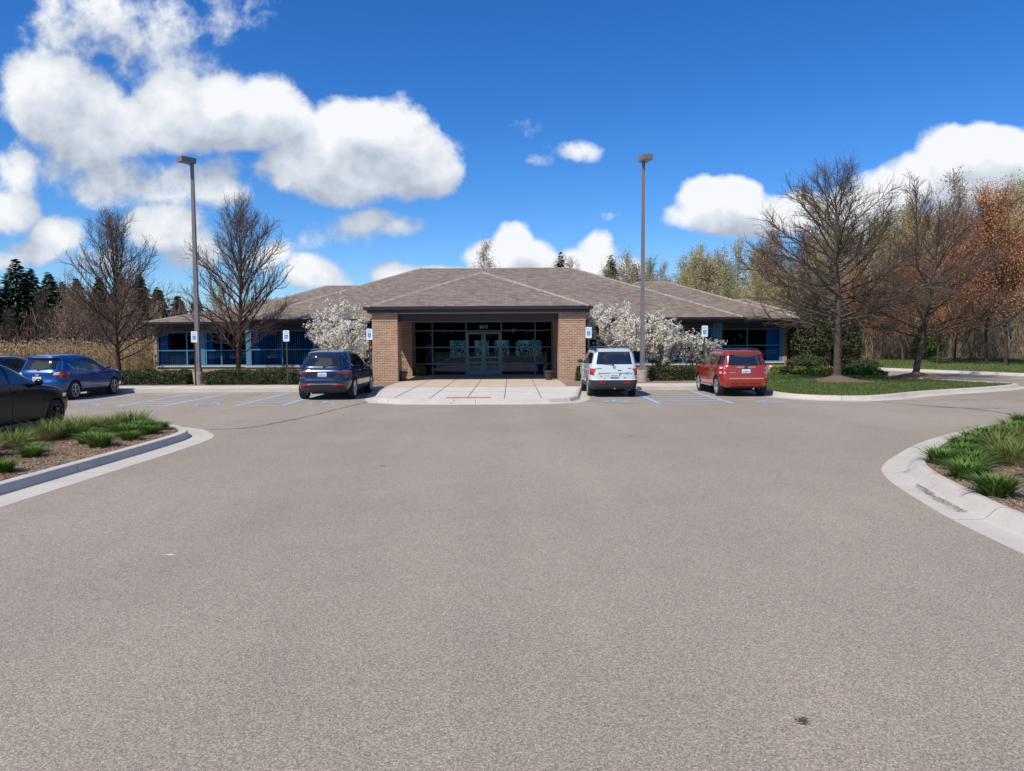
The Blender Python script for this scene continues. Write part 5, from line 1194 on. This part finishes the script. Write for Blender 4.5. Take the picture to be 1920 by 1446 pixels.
# dark blue mid-size SUV ------------------------------------------
PE = paint('dark blue paint', (.004, .020, .060), .3, .25)
prof = [(.26, -2.36, 2.3, .85), (.36, -2.52, 2.46, .94), (.50, -2.58, 2.55, .985), (.68, -2.60, 2.60, 1.0), (.80, -2.55, 2.58, .998), (.92, -2.54, 2.50, .995), (1.03, -2.56, 2.30, .985), (1.10, -2.52, 1.85, .965), (1.15, -2.46, 1.45, .945), (1.22, -2.42, 1.22, .92), (1.40, -2.25, .88, .86), (1.55, -2.10, .52, .80), (1.62, -2.10, .28, .765), (1.68, -2.12, .0, .72), (1.72, -1.95, -.25, .66), (1.75, -1.65, -.5, .56), (1.765, -1.3, -.75, .42)]
def ex_dark(car, body, K, Rr, S):
    mb = MB(); rbox(mb, -.95, .95, 1.035, 1.07, K, .016, 20); rbox(mb, -.52, .52, .575, .60, K, .014, 12)
    for sd in (-1, 1):
        mb.grid(lambda u, v: (sd * (K.side_x(-2.52 + .42 * u, 1.0) + .012), -2.48 + .38 * u, 1.0 + .07 * v * (1 - u * .6)), 6, 2)
        for (p, q) in (((.50, .30), (.80, .30)), ((.80, .30), (.84, .35)), ((.84, .35), (.52, .36))): mb.cyl((sd*p[0], K.rear_y(p[0], p[1]) - .015, p[1] + .02), (sd*q[0], K.rear_y(min(q[0], .84), q[1]) - .015, q[1] + .02), .012, n=6)
        pts = [(-2.0, 1.40), (-1.75, 1.22), (-.9, 1.19), (1.1, 1.16)]
        for (a, b_) in zip(pts, pts[1:]): mb.cyl((sd*(K.side_x(*a) + .008), a[0], a[1]), (sd*(K.side_x(*b_) + .008), b_[0], b_[1]), .011, n=5)
    mb.lathe([(.035, -.015), (.05, -.015), (.05, 0)], (0, K.rear_y(0, 1.13), 1.13), 'Y', 16); mb.build('chrome_trim', M_chrome, body, 40)
    mb = MB(); mb.grid(lambda u, v: (.0 + .012 * (1 - v) * math.cos(6.28 * u), -1.55 + .09 * (1 - v) * math.sin(6.28 * u) - .04 * v, 1.745 + .07 * v), 10, 4); mb.build('antenna', PE, body, 60)
    mb = MB(); [rbox(mb, *(sd * .55 - .17, sd * .55 + .17), .54, .60, K, .013) for sd in (-1, 1)]; mb.build('reflector', M_lampred, body)
    mb = MB(); rbox(mb, -.80, .80, .34, .50, K, .010, 14); mb.build('bumper_insert', M_plastic, body)
    mb = MB()
    for i in range(7): mb.box(-.78 + i * .042, -.755 + i * .042, K.rear_y(-.65, .80) - .006, K.rear_y(-.65, .80) + .006, .785, .812)
    mb.build('model_lettering', M_chrome, body)
WS = [[(-2.02, 1.44), (-1.72, 1.24), (-1.30, 1.23), (-1.32, 1.60)], [(-1.25, 1.23), (-.30, 1.21), (-.34, 1.62), (-1.27, 1.60)], [(-.24, 1.21), (1.02, 1.19), (.30, 1.56), (-.27, 1.62)]]
make_car('dark blue SUV with chrome bar and LED lights parked left of the entrance, rear showing', (-6.72, 28.78), prof, PE, (-1.72, 1.40), .385, .26, 6, 4.5, wins=WS, rear=[(-.78, 1.22), (.78, 1.22), (.66, 1.59), (-.66, 1.59)], shield=[(-.8, 1.24), (.8, 1.24), (.68, 1.56), (-.68, 1.56)],
  taillights=[('r', [(.50, .985), (.94, .93), (.94, 1.03), (.48, 1.03)], M_lampred), ('s', [(-2.45, .95), (-2.1, 1.0), (-2.1, 1.06), (-2.45, 1.04)], M_lampred)], plate=(0, .91), wiper=(.03, 1.21, .40, 1.26), cladding=lambda y: .40, spokes=7, rails=(-1.75, .25, .60, 1.735, M_chrome),
  mirror=(.98, 1.18), doors=[[(-.28, .45), (-.30, 1.15)], [(-1.28, 1.1), (-1.2, .6), (-1.05, .45)], [(1.1, .5), (1.15, .9), (1.05, 1.12)]], handles=[(-1.0, 1.03), (.02, 1.05)], extras=ex_dark)

# pale boxy SUV ---------------------------------------------------
PW = paint('pale silver blue paint', (.60, .69, .71), .1, .35)
prof = [(.30, -2.05, 2.0, .80), (.38, -2.12, 2.10, .87), (.55, -2.15, 2.15, .90), (.64, -2.15, 2.15, .905), (.66, -2.11, 2.14, .895), (.90, -2.10, 2.10, .90), (1.05, -2.08, 1.98, .895), (1.13, -2.07, 1.60, .88), (1.18, -2.06, 1.30, .865), (1.35, -2.02, .95, .83), (1.55, -1.97, .55, .785), (1.66, -1.93, .25, .755), (1.71, -1.94, .05, .73), (1.75, -1.85, -.15, .68), (1.775, -1.6, -.4, .58), (1.785, -1.3, -.6, .45)]
M_navy = mat('navy roof side panel', (.015, .022, .045), .4)
def ex_ele(car, body, K, Rr, S):
    mb = MB(); rbox(mb, -.62, .62, .935, .965, K, .05, 10); rbox(mb, -.62, .62, .965, .967, K, .03, 10); rbox(mb, -.62, .62, .933, .935, K, .02, 10); mb.build('tailgate_ledge', PW, body)
    mb = MB(); mb.box(.12, .26, -2.125, -2.10, .985, 1.005, 0); mb.build('tailgate_handle', M_plastic, body)
    for sd in (-1, 1):
        mb = MB(); pts = [(-1.90, 1.60), (-1.75, 1.70), (-1.3, 1.775), (0.0, 1.79)]
        mb.grid(lambda u, v: (sd * (.60 + .14 * v), -1.95 + 2.0 * u, 1.735 + .055 * math.sin(min(1, u * 3) * 1.57) * (1 - .7 * v)), 14, 4); mb.build('roof_side_panel', M_navy, body, 60)
    mb = MB()
    for y in (-1.2, -.3): mb.cyl((-.66, y, 1.83), (.66, y, 1.83), .016, n=6); [mb.cyl((sd*.64, y, 1.77), (sd*.64, y, 1.83), .018, n=6) for sd in (-1, 1)]
    mb.build('roof_rack', M_plastic, body)
    mb = MB(); mb.cyl((0, -2.16, .33), (0, -1.8, .33), .035, n=4); mb.build('tow_hitch', M_chrome, body); mb = MB(); mb.cyl((.55, -2.14, .28), (.55, -1.9, .28), .04, n=12); mb.build('exhaust_pipe', M_plastic, body)
    mb = MB(); [rbox(mb, sd*.45 - .13, sd*.45 + .13, .52, .56, K, .013) for sd in (-1, 1)]; mb.build('reflector', M_lampred, body)
    mb = MB(); z0 = 1.10; y0 = K.rear_y(0, z0) - .012
    for (a, b_) in (((-.035, -.03), (-.02, .03)), ((.035, -.03), (.02, .03)), ((-.028, 0), (.028, 0))): mb.cyl((a[0], y0, z0 + a[1]), (b_[0], y0, z0 + b_[1]), .007, n=5)
    for i in range(12): a, b_ = i * .5236, (i + 1) * .5236; mb.cyl((.055*math.cos(a), y0, z0 + .045*math.sin(a)), (.055*math.cos(b_), y0, z0 + .045*math.sin(b_)), .006, n=5)
    mb.build('badge', M_chrome, body)
    mb = MB()
    for i in range(6): mb.box(-.64 + i * .035, -.62 + i * .035, y0 - .002, y0 + .012, 1.045, 1.07)
    for i in range(4): mb.box(.50 + i * .03, .52 + i * .03, y0 - .002, y0 + .012, 1.045, 1.07)
    mb.build('model_lettering', M_plastic, body)
    mb = MB(); rg = random.Random(3)
    for (x, z, w_, h_) in ((-.55, .84, .03, .03), (-.5, .75, .04, .05), (-.38, .70, .06, .02), (.02, .69, .07, .02), (-.1, .69, .06, .02), (.35, .70, .08, .03), (.2, .85, .05, .03), (.18, .79, .03, .05), (-.3, .78, .02, .02), (-.24, .78, .02, .02)): mb.box(x, x + w_, K.rear_y(x, z) - .006, K.rear_y(x, z) + .01, z, z + h_)
    mb.build('scuff', mat('scuffs', (.10, .12, .16), .7), body); mb = MB(); mb.box(.40, .53, K.rear_y(.45, .88) - .006, K.rear_y(.45, .88) + .01, .84, .92); mb.build('sticker', mat('blue sticker', (.30, .45, .85), .6), body)
WS = [[(-1.88, 1.24), (-1.12, 1.22), (-1.10, 1.62), (-1.80, 1.62)], [(-1.05, 1.22), (-.18, 1.20), (-.20, 1.64), (-1.03, 1.63)], [(-.08, 1.20), (1.05, 1.19), (.38, 1.58), (-.10, 1.64)]]
make_car('pale silvery boxy SUV with dark bumper parked right of the entrance, rear showing', (3.72, 29.0), prof, PW, (-1.20, 1.375), .335, .22, 9, 7, wins=WS, rear=[(-.80, 1.21), (.80, 1.21), (.70, 1.66), (-.70, 1.66)], shield=[(-.78, 1.22), (.78, 1.22), (.68, 1.60), (-.68, 1.60)],
  taillights=[('r', [(.735, .80), (.89, .84), (.89, .96), (.735, .96)], M_lampred), ('r', [(.735, .96), (.885, .96), (.885, 1.06), (.735, 1.06)], mat('bright lamp lens', (.62, .06, .03), .15, coat=1)), ('s', [(-2.07, .82), (-1.98, .84), (-1.98, 1.05), (-2.07, 1.05)], M_lampred)], plate=(0, .80), wiper=(-.05, 1.20, -.42, 1.24), cladding=lambda y: .645 if abs(y) > 1.70 else .50, spokes=5,
  mirror=(.98, 1.20), doors=[[(-.13, .5), (-.14, 1.2)], [(-1.08, 1.2), (-1.0, .7)], [(1.1, .55), (1.15, 1.1)]], handles=[(-.95, 1.0), (.1, 1.0)], extras=ex_ele)

# red SUV ---------------------------------------------------------
PR = paint('red paint', (.40, .034, .014), .35, .3)
prof = [(.32, -2.0, 1.95, .82), (.42, -2.16, 2.10, .88), (.55, -2.20, 2.18, .90), (.66, -2.21, 2.2, .905), (.70, -2.15, 2.2, .90), (.90, -2.12, 2.16, .905), (1.02, -2.10, 2.05, .895), (1.10, -2.09, 1.55, .875), (1.14, -2.07, 1.20, .86), (1.30, -2.00, .90, .82), (1.50, -1.91, .50, .765), (1.57, -1.89, .30, .74), (1.62, -1.90, .12, .71), (1.66, -1.78, -.1, .65), (1.69, -1.5, -.35, .54), (1.70, -1.3, -.5, .42)]
def ex_red(car, body, K, Rr, S):
    mb = MB(); rbox(mb, -.34, .34, 1.045, 1.10, K, .022); mb.build('tailgate_bar', M_alloy, body)
    mb = MB(); mb.lathe([(.0, -.05), (.055, -.046), (.06, -.02)], (0, K.rear_y(0, 1.07), 1.07), 'Y', 18); mb.build('badge', M_plastic, body)
    mb = MB(); rbox(mb, -.62, .62, .665, .69, K, .012); mb.build('bumper_step', mat('pewter trim', (.32, .28, .24), .5), body)
    mb = MB(); rbox(mb, -.60, -.38, .875, .90, K, .012); rbox(mb, .62, .74, .872, .89, K, .012); mb.build('model_lettering', M_alloy, body)
    mb = MB(); mb.cyl((.28, -2.12, .30), (.28, -1.8, .30), .035, n=10); mb.build('exhaust_pipe', M_chrome, body)
    for sd in (-1, 1):
        mb = MB(); mb.box(min(sd*.86, sd*.905), max(sd*.86, sd*.905), -.75, .85, .33, .39); mb.build('running_board', M_alloy, body)
    mb = MB()
    for y in (-1.25, -.45): mb.cyl((-.56, y, 1.745), (.56, y, 1.745), .014, n=6)
    mb.build('roof_rack', M_plastic, body)
    mb = MB(); rbox(mb, -.52, -.30, .47, .50, K, .008); rbox(mb, .10, .52, .47, .50, K, .008); rbox(mb, -.15, .0, .47, .50, K, .008); mb.build('bumper_slot_shade', mat('slot shade red', (.16, .012, .01), .5), body)  # uncut surface patches; the slots' shade is put into a darker red
WS = [[(-1.90, 1.18), (-1.38, 1.16), (-1.38, 1.50), (-1.82, 1.50)], [(-1.22, 1.15), (-.30, 1.13), (-.32, 1.54), (-1.22, 1.53)], [(-.22, 1.13), (.98, 1.12), (.34, 1.48), (-.24, 1.54)]]
make_car('red SUV parked rightmost beside the lawn, rear and left side showing', (8.48, 28.95), prof, PR, (-1.42, 1.20), .365, .235, 8, 6, wins=WS, rear=[(-.70, 1.15), (.70, 1.15), (.63, 1.54), (-.63, 1.54)], shield=[(-.74, 1.16), (.74, 1.16), (.64, 1.50), (-.64, 1.50)],
  taillights=[('r', [(.74, .92), (.895, .92), (.895, 1.02), (.74, 1.02)], M_lampred), ('r', [(.74, .84), (.895, .84), (.895, .92), (.74, .92)], M_lampclr), ('r', [(.74, 1.02), (.885, 1.02), (.88, 1.09), (.74, 1.09)], M_lampclr), ('s', [(-2.10, .85), (-1.95, .85), (-1.95, 1.08), (-2.08, 1.08)], M_lampred)], plate=(0, .93), wiper=(.06, 1.17, .42, 1.20), cladding=lambda y: .36, spokes=6, rails=(-1.6, .2, .60, 1.675),
  mirror=(.90, 1.13), doors=[[(-.27, .45), (-.28, 1.08)], [(-1.25, 1.1), (-1.15, .6), (-1.0, .45)], [(1.0, .5), (1.05, 1.08)]], handles=[(-1.0, .98), (.0, 1.0)], extras=ex_red)

# black car by the left island -------------------------------------
PK = mat('black paint', (.004, .004, .006), .22, spec=.35)
prof = [(.20, -2.1, 2.05, .80), (.30, -2.26, 2.2, .88), (.45, -2.32, 2.29, .915), (.60, -2.33, 2.31, .92), (.72, -2.30, 2.26, .915), (.82, -2.26, 2.12, .91), (.90, -2.22, 1.85, .90), (.96, -2.18, 1.40, .885), (1.0, -2.15, 1.10, .875), (1.10, -2.05, .86, .84), (1.25, -1.8, .50, .78), (1.36, -1.5, .2, .71), (1.42, -1.25, -.05, .64), (1.455, -1.0, -.3, .53), (1.465, -.8, -.45, .4)]
TZ = lambda z: .3 + (z - .3) * 1.20 if z > .3 else z
prof = [(TZ(q[0]),) + q[1:] for q in prof]
M_calred = mat('red caliper', (.55, .05, .03), .4); M_rimblk = mat('black rim', (.02, .02, .022), .3, metal=.5)
def ex_blk(car, body, K, Rr, S):
    for sd in (-1, 1):
        mb = MB(); mb.grid(lambda u, v: (sd * (K.side_x(1.75 + .45 * u, .80) + .012), 1.72 + .45 * u, .76 + .09 * v * (1 - .3 * u)), 6, 2); mb.build('headlight', M_lampclr, body)
        mb = MB(); mb.box(min(sd*.88, sd*.93), max(sd*.88, sd*.93), -1.0, .95, .20, .27); mb.build('side_skirt', M_plastic, body)
TW = lambda c: [(q[0], TZ(q[1])) for q in c]
WS = [[(-1.3, 1.06), (-.25, 1.03), (-.3, 1.36), (-1.1, 1.34)], [(-.18, 1.03), (.78, 1.01), (.12, 1.32), (-.2, 1.36)]]
make_car('black car cut off by the left edge behind the planted island', (-12.2, 16.9), prof, PK, (-1.36, 1.42), .355, .24, 5.5, 4.5, wins=[TW(w) for w in WS], rear=TW([(-.66, 1.06), (.66, 1.06), (.58, 1.34), (-.58, 1.34)]), shield=TW([(-.70, 1.03), (.70, 1.03), (.58, 1.34), (-.58, 1.34)]),
  taillights=[('r', [(.5, .78), (.88, .78), (.88, .86), (.5, .86)], M_lampred)], plate=(0, .62), rim=M_rimblk, caliper=M_calred, mirror=(.66, 1.13), doors=[[(-.22, .3), (-.22, 1.12)], [(.88, .32), (.92, .8), (.80, 1.05)]], handles=[(.0, .99), (-1.0, 1.01)], extras=ex_blk)
# grey blue car at the far left edge
PG = paint('slate paint', (.035, .045, .065), .5, .3)
prof = [(.25, -2.1, 2.0, .80), (.35, -2.25, 2.2, .88), (.55, -2.32, 2.3, .92), (.80, -2.28, 2.26, .915), (.95, -2.25, 2.0, .905), (1.03, -2.22, 1.4, .88), (1.12, -2.15, 1.05, .86), (1.35, -1.95, .6, .79), (1.48, -1.82, .3, .74), (1.54, -1.8, .05, .70), (1.58, -1.65, -.2, .62), (1.61, -1.4, -.45, .5), (1.62, -1.1, -.7, .38)]
WS = [[(-1.7, 1.34), (-1.4, 1.15), (-.95, 1.12), (-1.0, 1.45)], [(-.9, 1.12), (-.28, 1.11), (-.3, 1.47), (-.95, 1.45)], [(-.2, 1.11), (.8, 1.10), (.2, 1.42), (-.24, 1.47)]]
make_car('slate grey car mostly hidden at the left edge beyond the black car', (-19.75, 28.9), prof, PG, (-1.4, 1.3), .34, .23, 5.5, 4.5, wins=WS, rear=[(-.7, 1.14), (.7, 1.14), (.62, 1.46), (-.62, 1.46)], shield=[(-.7, 1.14), (.7, 1.14), (.6, 1.42), (-.6, 1.42)],
  taillights=[('r', [(.6, .95), (.88, .95), (.88, 1.06), (.6, 1.06)], M_lampred)], plate=(0, .75), mirror=(.7, 1.08), handles=[(-.05, .95)])

# ================================================================ lamp posts, signs, pots
M_pole = mat('lamp post bronze', (.17, .155, .165), .45); M_base = mat('pole base concrete', (.30, .27, .23), .9, (.42, .39, .33), 6)
def lamp(loc, lean, side, label, rzh=0.0):
    o = empty('lamp_post', loc, 0, label, 'lamp post', 'parking lot lamp posts'); o.rotation_euler = (0, lean, 0)
    b = MB(); b.lathe([(.0, 0), (.235, 0), (.245, .35), (.262, .56), (.258, .60), (.0, .60)], n=28); b.lathe([(.30, -.02), (.30, .02), (.0, .02)], n=28); b.build('concrete_base', M_base, o, 35)
    p = MB(); p.box(-.15, .15, -.15, .15, .602, .63); p.box(-.125, .125, -.125, .125, .63, .80)
    n = 2; z0, z1 = .80, 10.0; h0, h1 = .095, .062
    i = len(p.v); p.v += [(sx*h0, sy*h0, z0) for sx, sy in ((-1,-1),(1,-1),(1,1),(-1,1))] + [(sx*h1, sy*h1, z1) for sx, sy in ((-1,-1),(1,-1),(1,1),(-1,1))]
    for f in ((0,1,5,4),(1,2,6,5),(2,3,7,6),(3,0,4,7),(4,5,6,7)): p.f.append(tuple(i + k for k in f)); p.m.append(0)
    p.box(-.03, .03, -.115, -.09, 1.05, 1.25); p.build('pole', M_pole, o)
    H = Matrix.Translation((0, 0, 10.0)) @ Matrix.Rotation(rzh, 4, 'Z')
    a = MB(); a.box(-.05, .05, -.10, .06, -.12, -.022, 0, H); ar = a.build('bracket', M_pole, o)
    h = MB(); h.box(-.22, .22, -.60, .09, -.02, .21, 0, H); hd = h.build('lamp_head', M_pole, o)
    l = MB(); l.box(-.18, .18, -.55, -.12, -.03, -.021, 0, H); l.build('lens', mat('lamp glass', (.35, .35, .34), .25), hd)
    return o
lamp((-14.38, 34, .12), 0.0, -1, 'tall lamp post on a round concrete base behind the leftmost parking sign', R_(-38))
lamp((5.98, 34.0, .1), 0.0, 1, 'tall lamp post on a round concrete base right of the pale boxy SUV', R_(12))

M_signw = mat('sign white', (.72, .80, .80), .4); M_signg = mat('sign green print', (.10, .38, .30), .5); M_signb = mat('sign blue', (.02, .12, .55), .45); M_post = mat('green sign post', (.07, .075, .05), .6); M_postd = mat('dark sign post', (.05, .035, .03), .6); M_back = mat('sign back', (.4, .42, .42), .4)
def sign(x, zt, label, m=M_post, w=.27, h=.49, y=33.05):
    o = empty('parking_sign', (x, y, .15), 0, label, 'parking sign', 'accessible parking signs')
    p = MB(); H = zt - .15; p.box(-.03, .03, .012, .018, -.1, H - .05); p.box(-.032, -.026, -.012, .012, -.1, H - .05); p.box(.026, .032, -.012, .012, -.1, H - .05)
    for k in range(30): p.cyl((0, .0115, .1 + k * .08), (0, .0105, .1 + k * .08), .006, n=5)
    p.build('post', m, o)
    b = bmesh.new(); n = 5; rr = .03; vs = []
    for (cx, cz, a0) in ((w/2 - rr, H - rr, 0), (-w/2 + rr, H - rr, 90), (-w/2 + rr, H - h + rr, 180), (w/2 - rr, H - h + rr, 270)):
        for k in range(n): a = R_(a0 + 90 * k / (n - 1)); vs.append(b.verts.new((cx + rr * math.cos(a), -.016, cz + rr * math.sin(a))))
    f = b.faces.new(vs); r = bmesh.ops.extrude_face_region(b, geom=[f]); bmesh.ops.translate(b, verts=[v for v in r['geom'] if isinstance(v, bmesh.types.BMVert)], vec=(0, -.003, 0)); bmesh.ops.recalc_face_normals(b, faces=b.faces)
    me = bpy.data.meshes.new('panel'); b.to_mesh(me); b.free(); me.materials.append(M_signw); pn = link('sign_panel', me, o)
    def t(body, size, z, mm, nm):
        q = link(nm, text_mesh(body, size, mm, .0008), pn, (0, -.0205, H - h + z)); q.rotation_euler = (R_(90), 0, 0)
    t('RESERVED', .050, .415, M_signg, 'lettering'); t('PARKING', .050, .355, M_signg, 'lettering'); t('ONLY', .034, .045, M_signg, 'lettering')
    s = MB(); c = H - h + .205
    s.box(-.075, .075, -.0205, -.0192, c - .095, c + .095); s.build('symbol_field', M_signb, pn)
    s = MB(); k_ = [.0212]
    def st(a, b_, wd): 
        k_[0] += .00008
        a, b_ = Vector(a), Vector(b_); d = (b_ - a).normalized(); nn = Vector((-d.y, d.x)) * wd / 2
        s.poly([(a.x - nn.x, -k_[0], c + a.y - nn.y), (b_.x - nn.x, -k_[0], c + b_.y - nn.y), (b_.x + nn.x, -k_[0], c + b_.y + nn.y), (a.x + nn.x, -k_[0], c + a.y + nn.y)])
    s.poly([(-.012 + .013*math.cos(k*.6283), -.0212, c + .068 + .013*math.sin(k*.6283)) for k in range(10)])
    st((-.012, .052), (-.006, .0), .016); st((-.006, .0), (.034, .0), .014); st((.034, .003), (.048, -.045), .014); st((-.010, .03), (.026, .026), .010); st((.044, -.045), (.062, -.038), .010)
    for k in range(10): a, b_ = R_(120 + k * 23), R_(143 + k * 23); st((-.006 + .045*math.cos(a), -.022 + .045*math.sin(a)), (-.006 + .045*math.cos(b_), -.022 + .045*math.sin(b_)), .011)
    s.build('wheelchair_symbol', M_signw, pn)
sign(-14.12, 2.56, 'white and blue wheelchair parking sign on a dark post before the left lamp post', M_postd)
sign(-10.03, 2.58, 'wheelchair parking sign on a green post before the hedge left of the dark blue SUV')
sign(-6.33, 2.63, 'wheelchair parking sign beside the left brick pillar above the dark blue SUV')
sign(3.42, 2.66, 'wheelchair parking sign just right of the right brick pillar above the pale SUV')
sign(8.58, 2.69, 'wheelchair parking sign in front of the smallest blossoms above the red SUV')
M_pot = mat('pot', (.055, .042, .038), .55)
for x, y, lab in ((-5.28, 35.75, 'dark brown planter pot at the foot of the left brick pillar'), (1.78, 35.9, 'dark brown planter pot at the foot of the right brick pillar')):
    o = empty('planter_pot', (x, y, .15), 0, lab, 'planter', 'planter pots'); b = MB()
    b.lathe([(.0, 0), (.15, 0), (.165, .03), (.15, .05), (.19, .20), (.225, .36), (.225, .385), (.265, .39), (.27, .43), (.25, .445), (.225, .43), (.215, .38)], n=32); b.build('pot', M_pot, o, 40)
    s = MB(); s.lathe([(.0, .385), (.216, .38)], n=24); s.build('soil', mat('potting soil', (.04, .03, .022), .95, (.08, .06, .045), 30), o)

# trees across the road behind the photographer, mirrored in the windows
r_ = np.random.default_rng(99); n = 26000; X = r_.uniform(-130, 130, n); Yb = r_.uniform(-62, -48, n); top = 9 + 2.5 * np.sin(X * .21) + 1.8 * np.sin(X * .57 + 1)
tag(link('woodland', quads_mesh('woodland', leaf_quads(np.stack([X, Yb, r_.random(n) * top], 1), 1.6, r_, up=.3, asp=.6), mat('far woodland', (.05, .06, .03), .9, (.09, .08, .05), .1, island=.4))), 'dark mass of trees across the road opposite the building', 'woodland', kind='stuff')
